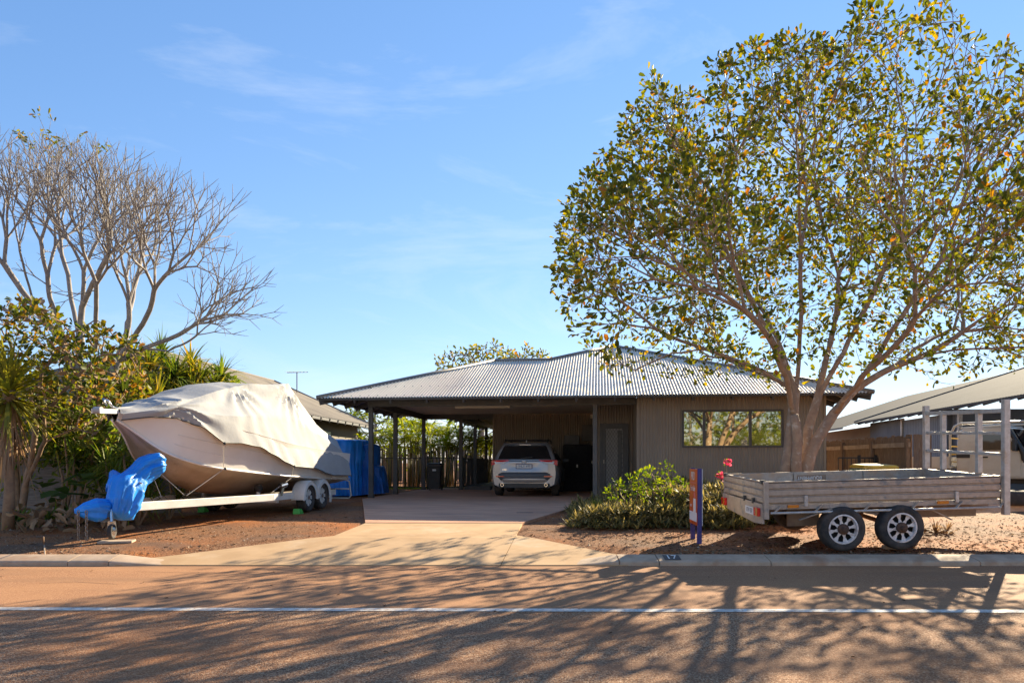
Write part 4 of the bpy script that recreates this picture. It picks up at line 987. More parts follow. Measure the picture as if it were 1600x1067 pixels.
# ================================================================== FOR SALE SIGN
sA = Vector((2.60, 10.44, 0)); sB = Vector((2.64, 10.98, 0)); dS = (sB - sA).normalized()
sg_ = empty('sale_sign', Vector((sA.x, sA.y, gz(sA.y) - .02)), 0, 'orange real estate sign board on two blue posts in the verge', 'sign')
for q in (sA, sB): MB().box(q.x - .03, q.x + .03, q.y - .026, q.y + .026, gz(q.y) - .05, 1.165 if q is sA else 1.17).build('post', 'sign_blue', sg_, world=True, bevel=.003)
nrm = Vector((-1, .07, 0)).normalized()
def sheet_(name, z0, z1, a, c, off, matn, th=.006):
    p0 = sA + dS * a + nrm * off; p1 = sA + dS * c + nrm * off
    return MB().prism([(p0.x, p0.y, z0), (p1.x, p1.y, z0), (p1.x, p1.y, z1), (p0.x, p0.y, z1)], nrm * th).build(name, matn, sg_, world=True)
fc = sheet_('board', .37, 1.155, -.03, .60, .032, 'sign_orange')
sheet_('board', .37, 1.155, -.03, .60, -.040, 'sign_white')
def panel_bit(name, z0, z1, a, c, matn, off=.0385): 
    o = sheet_(name, z0, z1, a, c, off, matn, .0015); o.parent = fc; return o
panel_bit('white_strip', .42, .55, -.02, .59, 'sign_white'); panel_bit('pink_line', .955, .965, .04, .52, 'sign_pink')
panel_bit('agent_figure', .55, .74, .06, .26, 'sign_white'); panel_bit('agent_head', .75, .83, .12, .20, 'sign_pink')
def sign_text(s, size, z, along):
    p = sA + dS * along + nrm * .0415
    Mx = Matrix.Translation(Vector((p.x, p.y, z)) - Vector(sg_.location)) @ Matrix((( -dS.x, 0, nrm.x, 0), (-dS.y, 0, nrm.y, 0), (0, 1, 0, 0), (0, 0, 0, 1)))
    o = text('lettering', s, size, 'sign_white', fc, Mx, ext=.0008); return o
sign_text('PRD', .17, 1.05, .285); sign_text('For Sale', .115, .88, .285); sign_text('SALE', .05, .63, .45)

# ================================================================== HOUSES ACROSS THE STREET (out of view behind the photographer; added to throw sunlight back)
for x0, x1, lab in ((-30, -17.5, 'cream house added across the street at far left to bounce sunlight, out of view'), (-15, -1.5, 'cream house added across the street to bounce sunlight, out of view'), (16, 29, 'cream house added across the street at right to bounce sunlight, out of view')):
    oh = empty('house', ((x0 + x1) / 2, -20, -.02), 0, lab, 'house', 'houses added to bounce sunlight')
    MB().box(x0, x1, -24, -16, -.05, 3.0).build('wall', 'render_cream', oh, world=True)
    MB().prism([(x0 - .6, -25, 3.0), (x0 - .6, -20, 4.7), (x0 - .6, -15.4, 3.0)], (x1 - x0 + 1.2, 0, 0)).build('roof', 'roof_metal', oh, world=True)
    for q in (.2, .7):
        xx = x0 + (x1 - x0) * q; MB().box(xx - .9, xx + .9, -16.02, -15.95, .9, 2.1).build('window', 'car_glass', oh, world=True)
    xx = x0 + (x1 - x0) * .45; MB().box(xx - .45, xx + .45, -16.02, -15.95, 0, 2.1).build('door', 'trim_dark', oh, world=True)
# ================================================================== LEFT NEIGHBOUR
ln_ = empty('neighbour_house', (-9, 26, .28), 0, 'neighbouring house with low tan metal roof behind the boat', 'house')
e0, e1 = Vector((-6.7, 18.8, 2.75)), Vector((-5.75, 31.5, 2.75)); r0, r1 = Vector((-11.2, 23.2, 4.75)), Vector((-10.3, 32.5, 4.75))
def cslope(name, a, b_, c, d, matn, parent, pitch=.16, amp=.012):
    """corrugated plane a->b along the eave, d/c ridge ends"""
    n = int((b_ - a).length / pitch * 4); nr = (b_ - a).cross(d - a).normalized(); rows = []
    for i in range(n + 1):
        f = i / n; o = nr * (amp * sin(2 * pi * i / 4)); rows.append([a + (b_ - a) * f + o, d + (c - d) * f + o])
    return MB().grid(rows).build(name, matn, parent, world=True, smooth=True)
cslope('roof_sheet', e0, e1, r1, r0, 'neigh_roof', ln_); cslope('roof_sheet', e1 + Vector((-9.0, 1.2, 0)), e1, r1, r1 + Vector((-.05, 0, 0)), 'neigh_roof', ln_)
cslope('roof_sheet', Vector((-15.8, 19.4, 2.75)), Vector((-14.8, 32, 2.75)), r1, r0, 'neigh_roof', ln_); cslope('roof_sheet', Vector((-15.8, 19.4, 2.75)), e0, r0, r0 + Vector((-.05, 0, 0)), 'neigh_roof', ln_)
MB().tube([e0, r0, r1, e1], .06, 6).build('ridge_cap', 'neigh_roof', ln_, world=True)
MB().prism([(-7.2, 19.6, .28), (-6.35, 31.0, .28), (-14.4, 31.4, .28), (-15.2, 20.1, .28)], (0, 0, 2.55)).build('wall', 'neigh_wall', ln_, world=True)
for i in range(14):
    f = (i + .5) / 14; p = e0 + (e1 - e0) * f; MB().bar(p + Vector((.0, 0, -.09)), p + Vector((-.55, .0, .1)), .05, .13).build('rafter', 'trim_dark', ln_, world=True)
MB().bar(e0 + Vector((-.03, 0, -.05)), e1 + Vector((-.03, 0, -.05)), .03, .10).build('fascia', 'trim_dark', ln_, world=True)
MB().box(-6.78, -6.60, 26.3, 27.4, 1.75, 2.35).build('window', 'car_glass', ln_, world=True)
MB().box(-6.70, -6.58, 25.3, 25.45, 1.85, 2.15).build('wall_lamp', 'trim_dark', ln_, world=True)
an = empty('tv_antenna', at(464, 612, 31.5), 0, 'thin tv antenna on the neighbouring roof behind the boat', 'antenna')
MB().cyl((0, 0, -.3), (0, 0, .82), .022, n=6).build('mast', 'trim_dark', an); MB().cyl((-.42, 0, .80), (.42, .15, .84), .014, n=5).build('boom', 'trim_dark', an)
for i in range(6):
    x = -.38 + .15 * i; MB().bar((x, -.35 + .03 * i, .80), (x, .35 - .03 * i, .85), .012, .012).build('element', 'trim_dark', an)
# grey board fence behind the left garden
gf = empty('board_fence', (-8.2, 14.9, .25), 0, 'weathered grey horizontal board fence behind the left shrubs', 'fence')
for i in range(11):
    z0 = .26 + .145 * i; MB().box(-10.6 + .02 * (i % 2), -6.55 - .015 * (i % 3), 14.88, 14.91 + .004 * (i % 2), z0, z0 + .137).build('board', 'grey_board', gf, world=True)
for x in (-10.2, -8.6, -7.0): MB().box(x - .05, x + .05, 14.915, 15.0, .2, 1.8).build('fence_post', 'grey_board', gf, world=True)

# ================================================================== RIGHT NEIGHBOUR
rn = empty('neighbour_house', (16.5, 29, .28), 0, 'grey roofed blue steel house behind the timber fence on the right', 'house')
a0, a1 = Vector((13.7, 19.25, 3.09)), Vector((15.94, 35.0, 3.09)); up = Vector((7.7, -1.06, 2.55)); kq = 1.25
cslope('roof_sheet', a0, a1, a1 + up, a0 + up, 'grey_roof', rn)
cslope('roof_sheet', a0 + Vector((15.6, -2.0, 0)), a1 + Vector((15.6, -2.0, 0)), a1 + up, a0 + up, 'grey_roof', rn)
b0, b1 = Vector((15.1, 34.4, 2.84)), Vector((17.0, 48.0, 2.84)); cslope('roof_sheet', b0, b1, b1 + up, b0 + up, 'grey_roof', rn)
MB().bar(a0 + Vector((.02, 0, -.04)), a1 + Vector((.02, 0, -.04)), .03, .07).build('gutter', 'grey_roof', rn, world=True); MB().bar(b0 + Vector((.02, 0, -.04)), b1 + Vector((.02, 0, -.04)), .03, .08).build('gutter', 'trim_dark', rn, world=True)
MB().bar(a1, a1 + up, .05, .14).build('barge_board', 'trim_dark', rn, world=True); MB().bar(a0, a0 + up, .05, .14).build('barge_board', 'trim_dark', rn, world=True)
dn = (a1 - a0).normalized()
def nwall(q0, q1, off, z0, z1, matn, name='wall', amp=.012, pit=.16):
    q0 *= kq; q1 *= kq; z1 = 1.25 + (z1 - 1.25) * kq; off *= kq
    s = a0 + dn * q0 + Vector((off, 0, 0)); e = a0 + dn * q1 + Vector((off, 0, 0)); n = int((q1 - q0) / pit * 4); rows = []
    for i in range(n + 1):
        p = s + (e - s) * (i / n) + Vector((amp * sin(i * pi / 2), 0, 0)); rows.append([(p.x, p.y, z0), (p.x, p.y, z1)])
    return MB().grid(rows).build(name, matn, rn, world=True)
nwall(5.2, 9.4, .55, .28, 2.62, 'blue_wall', amp=.006); nwall(9.4, 12.8, .60, .28, 2.7, 'blue_wall', amp=.022, pit=.2)
nwall(12.4, 22.5, 1.35, .28, 2.7, 'light_wall', amp=.0); nwall(1.0, 5.2, 5.0, .28, 4.0, 'blue_wall', amp=.02, pit=.2)
MB().prism([(a0.x + 1.5, a0.y + 7.0, .28), (a0.x + 1.5, a0.y + 7.02, 3.1), (a0.x + 11, a0.y + 6.5, 3.1), (a0.x + 11, a0.y + 6.5, .28)], (0, .05, 0)).build('wall', 'blue_wall', rn, world=True)
for q in (.5, 5.2, 9.4):
    p = a0 + dn * q * kq; MB().box(p.x + .62, p.x + .74, p.y - .06, p.y + .06, .28, 3.04).build('post', 'galv_post', rn, world=True)
p = a0 + dn * 13.2; MB().box(p.x + .66, p.x + .745, p.y - .9, p.y + .9, 1.87, 2.25).build('window', 'dark_void', rn, world=True)
p = a0 + dn * 21; MB().box(p.x + 1.6, p.x + 1.70, p.y - 2.0, p.y + 1.5, 1.75, 2.37).build('window', 'car_glass', rn, world=True)
for i in range(16):
    p = a0 + dn * (.5 + i * 1.0); MB().bar(p + Vector((.03, 0, -.07)), p + Vector((.75, 0, .14)), .05, .13).build('rafter', 'trim_dark', rn, world=True)
# timber paling fence running back, boards one by one
tf = empty('paling_fence', (9.3, 17.5, .28), 0, 'brown timber paling fence with rails facing the house on the right', 'fence')
f0, f1 = Vector((9.26, 17.5, 0)), Vector((9.5, 22.9, 0)); npal = 38
for i in range(npal):
    p = f0 + (f1 - f0) * ((i + .5) / npal); h = 1.88 + .02 * sin(i * 2.3) + .015 * cos(i * 5.1)
    MB().box(p.x + .03 + .006 * (i % 2), p.x + .05 + .006 * (i % 2), p.y - .068, p.y + .068, .25, h).build('paling', 'paling', tf, world=True)
for q in (.08, 2.0, 3.9, 5.3):
    p = f0 + (f1 - f0).normalized() * q; MB().box(p.x - .07, p.x + .025, p.y - .05, p.y + .05, .2, 1.80).build('fence_post', 'paling', tf, world=True)
for z in (1.66, .7): MB().bar((f0.x - .005, f0.y, z), (f1.x - .005, f1.y, z), .045, .11).build('rail', 'timber_board', tf, world=True)
for i in range(3):
    p = f0 + Vector((.12 + .14 * i, -.06, 0)); MB().box(p.x - .066, p.x + .066, p.y - .01, p.y + .01, .25, 1.90 - .01 * i).build('paling', 'paling', tf, world=True)
pool_fence('pool_fence', Vector((8.2, 18.9, .28)), Vector((9.15, 18.8, .28)), .10, 1.08, 'short black tubular fence between the house and the paling fence', posts=(.5, .9))
# ================================================================== WHITE UTE (local: x forward, y left side away, z up)
ut = empty('utility_truck', Vector((12.45, 19.3, .285)), RAD(-48), 'cream single cab utility truck with ladder rack and black snorkel', 'truck')
KU = .98
def ubox(name, x0, x1, y0, y1, z0, z1, matn, parent=ut, bevel=.02): return MB().box(x0, x1, y0, y1, z0 * KU, z1 * KU).build(name, matn, parent, bevel=bevel)
def uprism(name, poly, y0, y1, matn, parent=ut, bevel=.02): return MB().prism([(x, y0, z * KU) for x, z in poly], (0, y1 - y0, 0)).build(name, matn, parent, bevel=bevel)
# near side is y=0, far side y=1.75
cabin = uprism('cab', [(-.95, .55), (-.95, 1.20), (-.90, 1.78), (-.80, 1.90), (.15, 1.92), (.28, 1.88), (.62, 1.22), (.62, .55)], .0, 1.75, 'ute_cream', bevel=.05)
tag(cabin, 'cream cab with white roof')
MB().prism([(-.86, .04, 1.895 * KU), (.14, .04, 1.925 * KU), (.14, 1.71, 1.925 * KU), (-.86, 1.71, 1.895 * KU)], (0, 0, .035)).build('roof_skin', 'ute_white', ut, bevel=.015)
uprism('front_wing', [(.62, .92), (.70, .95), (1.05, .95), (1.40, .92), (1.86, .90), (1.86, 1.12), (.60, 1.23)], .02, 1.73, 'ute_cream')
uprism('front_wing', [(.60, .45), (.68, .45), (.80, .80), (.95, .93), (.60, .96)], .02, .35, 'ute_cream', bevel=.01)
uprism('bonnet', [(.60, 1.235), (1.86, 1.125), (1.86, 1.16), (.64, 1.27)], .10, 1.65, 'ute_white')
uprism('windscreen', [(.315, 1.845), (.61, 1.285), (.632, 1.285), (.335, 1.85)], .12, 1.63, 'car_glass', bevel=0)
dr = uprism('door', [(-.42, .62), (-.42, 1.22), (.52, 1.22), (.52, .62)], -.018, -.003, 'ute_cream', bevel=.006)
uprism('side_window', [(-.36, 1.30), (-.33, 1.76), (.16, 1.78), (.46, 1.30)], -.012, -.004, 'car_glass', bevel=0)
ubox('door_handle', -.36, -.20, -.035, -.018, 1.10, 1.14, 'black_plastic', dr, .005)
ubox('body_stripe', -.94, -.62, -.012, -.003, 1.10, 1.20, 'black_plastic', ut, 0)
ubox('side_mirror', .40, .48, -.30, -.02, 1.27, 1.58, 'black_plastic', ut, .02)
sn = MB().tube([(.60, -.04, 1.02 * KU), (.58, -.06, 1.22 * KU), (.50, -.075, 1.42 * KU), (.30, -.07, 1.78 * KU), (.20, -.06, 1.93 * KU)], [.05, .06, .055, .05, .05], 10)
sn.lathe([(.05, 0), (.05, .04), (.11, .06), (.085, .14), (.055, .20), (0, .20)], (.20, -.06, 1.93 * KU), (0, 0, 1), 14)
sno = sn.build('snorkel', 'black_plastic', ut, smooth=True, auto=45)
uprism('snorkel_duct', [(.56, .98), (.66, 1.16), (1.25, 1.06), (1.25, .96)], -.03, .015, 'black_plastic', sno, .01)
ubox('fender_badge', .74, .84, -.012, .018, .83, .87, 'amber_lens', ut, .003)
for x in (1.22, -1.95):
    for y in (.10, 1.62):
        c = (x, y, .385 * KU); w = tyre('wheel', c, .385 * KU, .22, (0, 1, 0), ut); MB().lathe([(.22, -.02), (.22, .09), (.08, .07), (.05, .12), (0, .12)], c, (0, -1 if y < 1 else 1, 0), 18).build('rim', 'wheel_white', w, smooth=True, auto=40)
ubox('chassis', -2.9, 1.8, .4, 1.35, .42, .58, 'trim_dark')
tr_ = ubox('tray', -3.0, -1.06, -.04, 1.80, .80, .88, 'ute_cream')
for a in ((-3.0, -1.1, -.045, -.015, .84, 1.14), (-3.0, -1.1, 1.775, 1.805, .84, 1.14), (-3.03, -3.0, -.04, 1.8, .84, 1.14)): ubox('tray_side', *a, 'ute_cream', tr_, .006)
ubox('tray_toolbox', -1.6, -1.1, -.03, .02, .58, .80, 'trim_dark', tr_)
ubox('fuel_flap', -.90, -.66, -.008, .0, .80, 1.02, 'ute_cream', ut, .004)
rk = MB().tube([(-1.10, .02, .86 * KU), (-1.10, .02, 1.72 * KU), (-1.0, .02, 1.95 * KU), (-.85, .02, 2.03 * KU), (.60, .02, 2.03 * KU), (.72, .06, 1.98 * KU)], .032, 8).build('ladder_rack', 'ute_cream', ut, smooth=True)
MB().tube([(-1.10, 1.73, .86 * KU), (-1.10, 1.73, 1.72 * KU), (-1.0, 1.73, 1.95 * KU), (-.85, 1.73, 2.03 * KU), (.60, 1.73, 2.03 * KU)], .032, 8).build('rack_side', 'ute_cream', rk, smooth=True)
for z in (1.0, 1.2, 1.42, 1.64): MB().bar((-1.10, .05, z * KU), (-1.10, 1.70, z * KU), .03, .03).build('rack_rung', 'bin_yellow', rk)
for x in (-.8, -.1, .55): MB().bar((x, .05, 2.03 * KU), (x, 1.70, 2.03 * KU), .03, .03).build('roof_bar', 'ute_cream', rk)
# ================================================================== PLANTS: tools
def unit(a): return a / np.maximum(np.linalg.norm(a, axis=-1, keepdims=True), 1e-9)
def leaf_arrays(P, D, L, W, fold=.25, Nn=None):
    P = np.asarray(P, float); D = unit(np.asarray(D, float)); n = len(P)
    L = np.broadcast_to(L, (n,))[:, None]; W = np.broadcast_to(W, (n,))[:, None]
    if Nn is None: Nn = nrg.normal(size=(n, 3)) + np.array([0, 0, .8])
    S = unit(np.cross(D, Nn)); Nv = np.cross(S, D)
    K = lambda t, w, f: P + D * L * t + S * W * w + Nv * (W * f)
    V = np.stack([P, K(.42, .40, fold * .8), K(.82, .43, fold * .8), P + D * L + Nv * (L * -.04), K(.82, -.43, fold * .8), K(.42, -.40, fold * .8)], 1).reshape(-1, 3)
    b = np.arange(n)[:, None] * 6
    Fq = np.concatenate([b + np.array([[0, 1, 2, 3]]), b + np.array([[0, 3, 4, 5]])], 0)
    return V, Fq
def strap_arrays(P, D, L, W, droop, seg=5, tipw=.05):
    P = np.asarray(P, float); D = unit(np.asarray(D, float)); n = len(P)
    L = np.broadcast_to(L, (n,))[:, None]; W = np.broadcast_to(W, (n,))[:, None]; droop = np.broadcast_to(droop, (n,))[:, None]
    S = unit(np.cross(D, np.array([0, 0, 1.0])) + 1e-6 + nrg.normal(size=(n, 3)) * .15); out = []
    for i in range(seg + 1):
        t = i / seg; c = P + D * L * t + np.array([0, 0, -1.0]) * (droop * L * t * t)
        w = W * (.55 + .9 * t if t < .35 else max(tipw, (1 - t) * 1.35)) * .5
        out += [c - S * w, c + S * w]
    V = np.stack(out, 1).reshape(-1, 3); m = 2 * (seg + 1); b = np.arange(n)[:, None] * m; Fq = []
    for i in range(seg): Fq.append(b + np.array([[2 * i, 2 * i + 1, 2 * i + 3, 2 * i + 2]]))
    return V, np.concatenate(Fq, 0)
def cat(parts):
    Vs, Fs, o = [], [], 0
    for V, Fq in parts: Vs.append(V); Fs.append(Fq + o); o += len(V)
    return np.concatenate(Vs), np.concatenate(Fs)
def rand_dirs(n, up=0.0):
    d = nrg.normal(size=(n, 3)); d[:, 2] += up; return unit(d)
def colonize(seeds, attr, step=.16, infl=1.5, kill=.24, iters=140, trop=(0, 0, .05), jit=.12, base=None):
    """seeds: list of polylines (list of Vector), each polyline starts at a point of an earlier one"""
    pos = [] if base is None else list(base[0]); par = [] if base is None else [int(i) for i in base[1]]
    for pl in seeds:
        pl = [np.array(p, float) for p in pl]
        prev = -1
        if pos:
            prev = int(np.argmin(np.linalg.norm(np.array(pos) - pl[0], axis=1)))
        else:
            pos.append(pl[0]); par.append(-1); prev = 0
        for a, c in zip(pl[:-1], pl[1:]):
            k = max(1, int(round(np.linalg.norm(c - a) / step)))
            for i in range(1, k + 1):
                pos.append(a + (c - a) * i / k + nrg.normal(size=3) * step * .06); par.append(prev); prev = len(pos) - 1
    A_ = np.asarray(attr, float); nd = np.full(len(A_), 1e9); ni = np.zeros(len(A_), int); alive = np.ones(len(A_), bool)
    new = list(range(len(pos))); kids = {}
    for it in range(iters):
        NP = np.array([pos[i] for i in new]); idx = np.array(new)
        for s0 in range(0, len(NP), 400):
            d = np.linalg.norm(A_[:, None, :] - NP[None, s0:s0 + 400], axis=2); m = d.argmin(1); dm = d[np.arange(len(A_)), m]
            up_ = dm < nd; nd[up_] = dm[up_]; ni[up_] = idx[s0:s0 + 400][m[up_]]
        alive &= nd > kill
        act = alive & (nd < infl)
        if not act.any(): break
        acc = {}
        dirs = unit(A_ - np.array(pos)[ni])
        for j in np.nonzero(act)[0]: acc.setdefault(ni[j], []).append(dirs[j])
        new = []
        for i, ds in acc.items():
            d = np.mean(ds, 0); d = d / max(np.linalg.norm(d), 1e-6) + np.array(trop) + nrg.normal(size=3) * jit
            d /= np.linalg.norm(d); q = pos[i] + d * step
            kk = kids.setdefault(int(i), [])
            if len(kk) >= 3 or any(np.linalg.norm(q - u_) < step * .55 for u_ in kk): continue
            kk.append(q)
            pos.append(q); par.append(int(i)); new.append(len(pos) - 1)
        if not new: break
    return np.array(pos), np.array(par)
def branch_mesh(pos, par, r0, ex=2.2, rmin_root=None, rthin=False):
    n = len(pos); ch = [[] for _ in range(n)]
    for i, p in enumerate(par):
        if p >= 0: ch[p].append(i)
    r = np.zeros(n)
    for i in range(n - 1, -1, -1):
        r[i] = r0 if not ch[i] else max(sum(r[c] ** ex for c in ch[i]) ** (1 / ex), r0)
    if rthin: r = np.where((pos[:, 2] < 2.9) & (r > .05), r * np.interp(pos[:, 2], [.2, 1.6, 2.9], [1.45, 1.3, 1.0]), r)
    if rmin_root: r *= np.where(r > 0, 1, 1); sc = rmin_root / r[0]; r = r0 + (r - r0) * (rmin_root - r0) / max(r[0] - r0, 1e-6)
    b = MB(); done = set()
    stack = [(0, None)]
    while stack:
        i, pfrom = stack.pop()
        chain = ([pfrom] if pfrom is not None else []) + [i]; j = i
        while ch[j]:
            k = max(ch[j], key=lambda c: r[c])
            for c in ch[j]:
                if c != k: stack.append((c, j))
            chain.append(k); j = k
        if len(chain) < 2: continue
        pts = [pos[c] for c in chain]; rr = [r[c] for c in chain]
        if pfrom is not None: rr[0] = min(rr[0], rr[1] * 1.25)
        rr[-1] *= .5
        m = max(rr); sides = 12 if m > .1 else 8 if m > .04 else 5 if m > .015 else 4
        b.tube([Vector(p) for p in pts], rr, sides, caps=(pfrom is None))
    return b, r, ch
def fork_tree(seeds, seed, upb=.10, seg=.11, shoot=.36, ang=(16, 36), ratio=(.66, .92), env=None, wob=.05, slev=2, tri=.38):
    r_ = random.Random(seed); pos = []; par = []
    def grow(i, d, L, lev):
        nseg = max(2, int(L / seg)); q = i; dd = Vector(d).normalized(); bend = Vector((r_.uniform(-1, 1), r_.uniform(-1, 1), r_.uniform(-.4, .4))) * .05
        for k in range(nseg):
            dd = (dd + Vector((r_.gauss(0, wob), r_.gauss(0, wob), r_.gauss(0, wob * .6) + upb * .35)) + bend * .5).normalized(); np_ = pos[q] + np.array(dd) * (L / nseg)
            if env is not None and not env(np_): return
            pos.append(np_); par.append(q); q = len(pos) - 1
            if lev > 1 and k > 0 and r_.random() < shoot:
                sd = (dd + Vector((r_.gauss(0, .55), r_.gauss(0, .55), r_.gauss(.05, .4)))).normalized(); grow(q, sd, L * r_.uniform(.4, .75), min(lev - 1, slev) if lev > 2 else 0)
        if lev <= 0: return
        n = 3 if r_.random() < tri else 2; ax = dd.orthogonal().normalized(); ph = r_.uniform(0, 2 * pi)
        for k in range(n):
            a_ = Quaternion(dd, ph + 2 * pi * k / n + r_.uniform(-.3, .3)) @ ax; an_ = RAD(r_.uniform(*ang)); nd = dd * cos(an_) + a_ * sin(an_) + Vector((0, 0, upb)); grow(q, nd, L * r_.uniform(*ratio), lev - 1)
    for pts_, lev, L in seeds:
        P0 = [np.array(p, float) for p in pts_]
        prev = -1 if not pos else int(np.argmin(np.linalg.norm(np.array(pos) - P0[0], axis=1)))
        if prev < 0: pos.append(P0[0]); par.append(-1); prev = 0
        for c, e in zip(P0[:-1], P0[1:]):
            k = max(1, int(np.linalg.norm(e - c) / .2))
            for j in range(1, k + 1): pos.append(c + (e - c) * j / k + nrg.normal(size=3) * .008); par.append(prev); prev = len(pos) - 1
        if lev >= 0: grow(prev, P0[-1] - P0[-2], L, lev)
    return np.array(pos), np.array(par)
def ellip(n, c, r, zmin=-1.0, shell=.55, fn=None):
    out = []
    while len(out) < n:
        p = nrg.uniform(-1, 1, size=3); q = np.linalg.norm(p)
        if q > 1 or p[2] < zmin or nrg.random() > shell + (1 - shell) * q ** 2: continue
        w = np.array(c) + p * np.array(r)
        if fn and not fn(w): continue
        out.append(w)
    return np.array(out)

# ================================================================== BIG STREET TREE
def pl(*a): return [at(*p) for p in a]
YT = 13.4
tb = Vector((435 / F * YT, YT, gz(YT) - .05))
cr_ = (1243, 612, YT)
seeds = [
    ([tb + Vector((-.14, 0, 0))] + pl((1228, 742, YT), (1234, 700, YT), (1240, 655, YT), cr_), -1, 0),
    ([tb + Vector((-.10, 0, .05)), tb + Vector((.12, 0, .12))] + pl((1258, 730, YT), (1276, 688, YT), (1302, 646, YT + .05), (1338, 606, YT + .1), (1395, 574, YT + .2), (1440, 556, YT + .3)), 6, .98),
    (pl((1258, 730, YT), (1262, 675, YT + .2), (1278, 620, YT + .35), (1290, 565, YT + .5), (1304, 505, YT + .7)), 6, 1.12),
    (pl(cr_, (1192, 580, YT - .1), (1140, 558, YT - .2), (1100, 545, YT - .2)), 6, .92),
    (pl(cr_, (1205, 590, YT + .8), (1160, 572, YT + 1.6)), 6, .86),
    (pl(cr_, (1222, 560, YT - .1), (1190, 500, YT - .2)), 6, 1.06),
    (pl(cr_, (1250, 545, YT), (1252, 480, YT - .1)), 6, 1.12),
    (pl((1240, 655, YT), (1228, 590, YT - .7), (1205, 535, YT - 1.3)), 6, .86),
    (pl(cr_, (1225, 555, YT + .8), (1205, 510, YT + 1.4)), 6, .9),
    (pl((1290, 565, YT + .5), (1300, 520, YT + 1.5), (1312, 480, YT + 2.3)), 6, .82),
    (pl((1338, 606, YT + .1), (1372, 552, YT - .2), (1408, 495, YT - .4)), 6, 1.10),
    (pl((1302, 646, YT), (1345, 590, YT - .9), (1392, 548, YT - 1.7)), 6, .85),
    (pl((1278, 620, YT + .35), (1318, 550, YT + .1), (1350, 485, YT)), 6, 1.15),
    (pl((1395, 574, YT + .2), (1430, 545, YT + 1.2), (1470, 522, YT + 2.0)), 6, .82),
    (pl((1440, 556, YT + .3), (1490, 548, YT), (1530, 545, YT - .2)), 5, .8),
    (pl((1100, 545, YT - .2), (1050, 552, YT + .2), (1020, 566, YT + .6)), 4, .55),
]
def envelope(w):
    px = 800 + w[0] / w[1] * F; py = HZ - (w[2] - EYE) / w[1] * F
    under = np.interp(px, [870, 930, 1000, 1060, 1120, 1200, 1300, 1400, 1470, 1560, 1700], [480, 560, 622, 615, 585, 600, 600, 590, 600, 640, 620])
    topl = np.interp(px, [872, 905, 960, 1010, 1060, 1130, 1180, 1240, 1300, 1350, 1420, 1470, 1520, 1580, 1640, 1720], [375, 280, 220, 110, 150, 85, 70, 50, 70, 0, 30, -10, 60, 70, 130, 240])
    return 868 < px < 1760 and topl < py < under and 8.8 < w[1] < 18.2
pos, par = fork_tree(seeds, 21, upb=.035, seg=.15, shoot=.28, ang=(14, 34), ratio=(.70, .95), env=envelope, wob=.055, slev=2, tri=.30)
cE = at(1295, 330, YT + .3); fill = ellip(2600, (cE.x, cE.y, cE.z), (4.75, 3.5, 3.7), -.97, .6, envelope)
vox = set()
for p_ in pos: vox.add(tuple((p_ / .36).astype(int)))
fill = np.array([a_ for a_ in fill if tuple((a_ / .36).astype(int)) not in vox])
pos, par = colonize([], fill, step=.13, infl=1.2, kill=.17, iters=60, trop=(0, 0, .02), jit=.12, base=(pos, par))
tree = empty('street_tree', tb, 0, 'large spreading street tree with sparse yellow green leaves behind the box trailer', 'tree')
bm_, rad, chl = branch_mesh(pos, par, .0040, 2.40, None, True)
bm_.build('trunk', 'bark_pale', tree, world=True, smooth=True)
# a second bole grown together with the first, and a sawn-off limb
MB().tube(pl((1246, 770, YT - .12), (1244, 720, YT - .15), (1246, 690, YT - .18), (1243, 660, YT - .2), (1241, 648, YT - .22)), [.10, .09, .085, .08, .065], 10).build('sawn_limb', 'bark_pale', tree, world=True, smooth=True)
def tip_leaves(pos, par, rad, chl, rmax, per, L, W, spread=.10, keep=None, up=.3, cellmax=None):
    Pn, Dn = [], []
    for i in range(len(pos)):
        if rad[i] > rmax or par[i] < 0: continue
        k = per if not chl[i] else max(1, per // 3)
        if keep is not None: k = int(round(k * keep(pos[i])))
        d = pos[i] - pos[par[i]]; d = d / max(np.linalg.norm(d), 1e-6)
        for _ in range(k):
            q = nrg.normal(size=3); q /= np.linalg.norm(q)
            Dn.append(d * .6 + q * .9 + np.array([0, 0, up * .3])); Pn.append(pos[i] + q * spread * nrg.random())
    Pn = np.array(Pn); Dn = np.array(Dn)
    if cellmax:
        od = nrg.permutation(len(Pn)); cnt = {}; keep_ = []
        for i in od:
            c_ = tuple((Pn[i] / .27).astype(int)); cnt[c_] = cnt.get(c_, 0) + 1
            lim = cellmax if not callable(cellmax) else cellmax(Pn[i])
            if cnt[c_] <= lim: keep_.append(i)
        Pn = Pn[keep_]; Dn = Dn[keep_]
    n = len(Pn); s = nrg.uniform(.65, 1.2, n)
    return leaf_arrays(Pn, Dn, L * s, W * s)
def keepf(p):
    px = 800 + p[0] / p[1] * F; py = HZ - (p[2] - EYE) / p[1] * F
    base = np.interp(px, [880, 1050, 1200, 1350, 1500, 1700], [1.0, 1.0, 1.0, .85, .8, .8]); base *= np.interp(py, [0, 350, 500, 600], [1.0, 1.0, .75, .6])
    return base * max(0, 1.0 + .9 * mnoise.noise(Vector(p) * 1.25) + .7 * mnoise.noise(Vector(p) * 3.1))
V, Fq = tip_leaves(pos, par, rad, chl, .0066, 9, .120, .066, .12, keepf, cellmax=lambda p: 5.6 + 5.5 * mnoise.noise(Vector(p) * .85) + 2.0 * mnoise.noise(Vector(p) * 2.3) - (1.2 if p[0] / p[1] * F > 560 else 0))
V = V - np.array(tb); fo = np_mesh('foliage', V, Fq, 'leaf_tree', tree); fo['kind'] = 'stuff'
import sys; sys.stderr.write('big tree %d %d\n' % (len(pos), len(Fq) // 2))

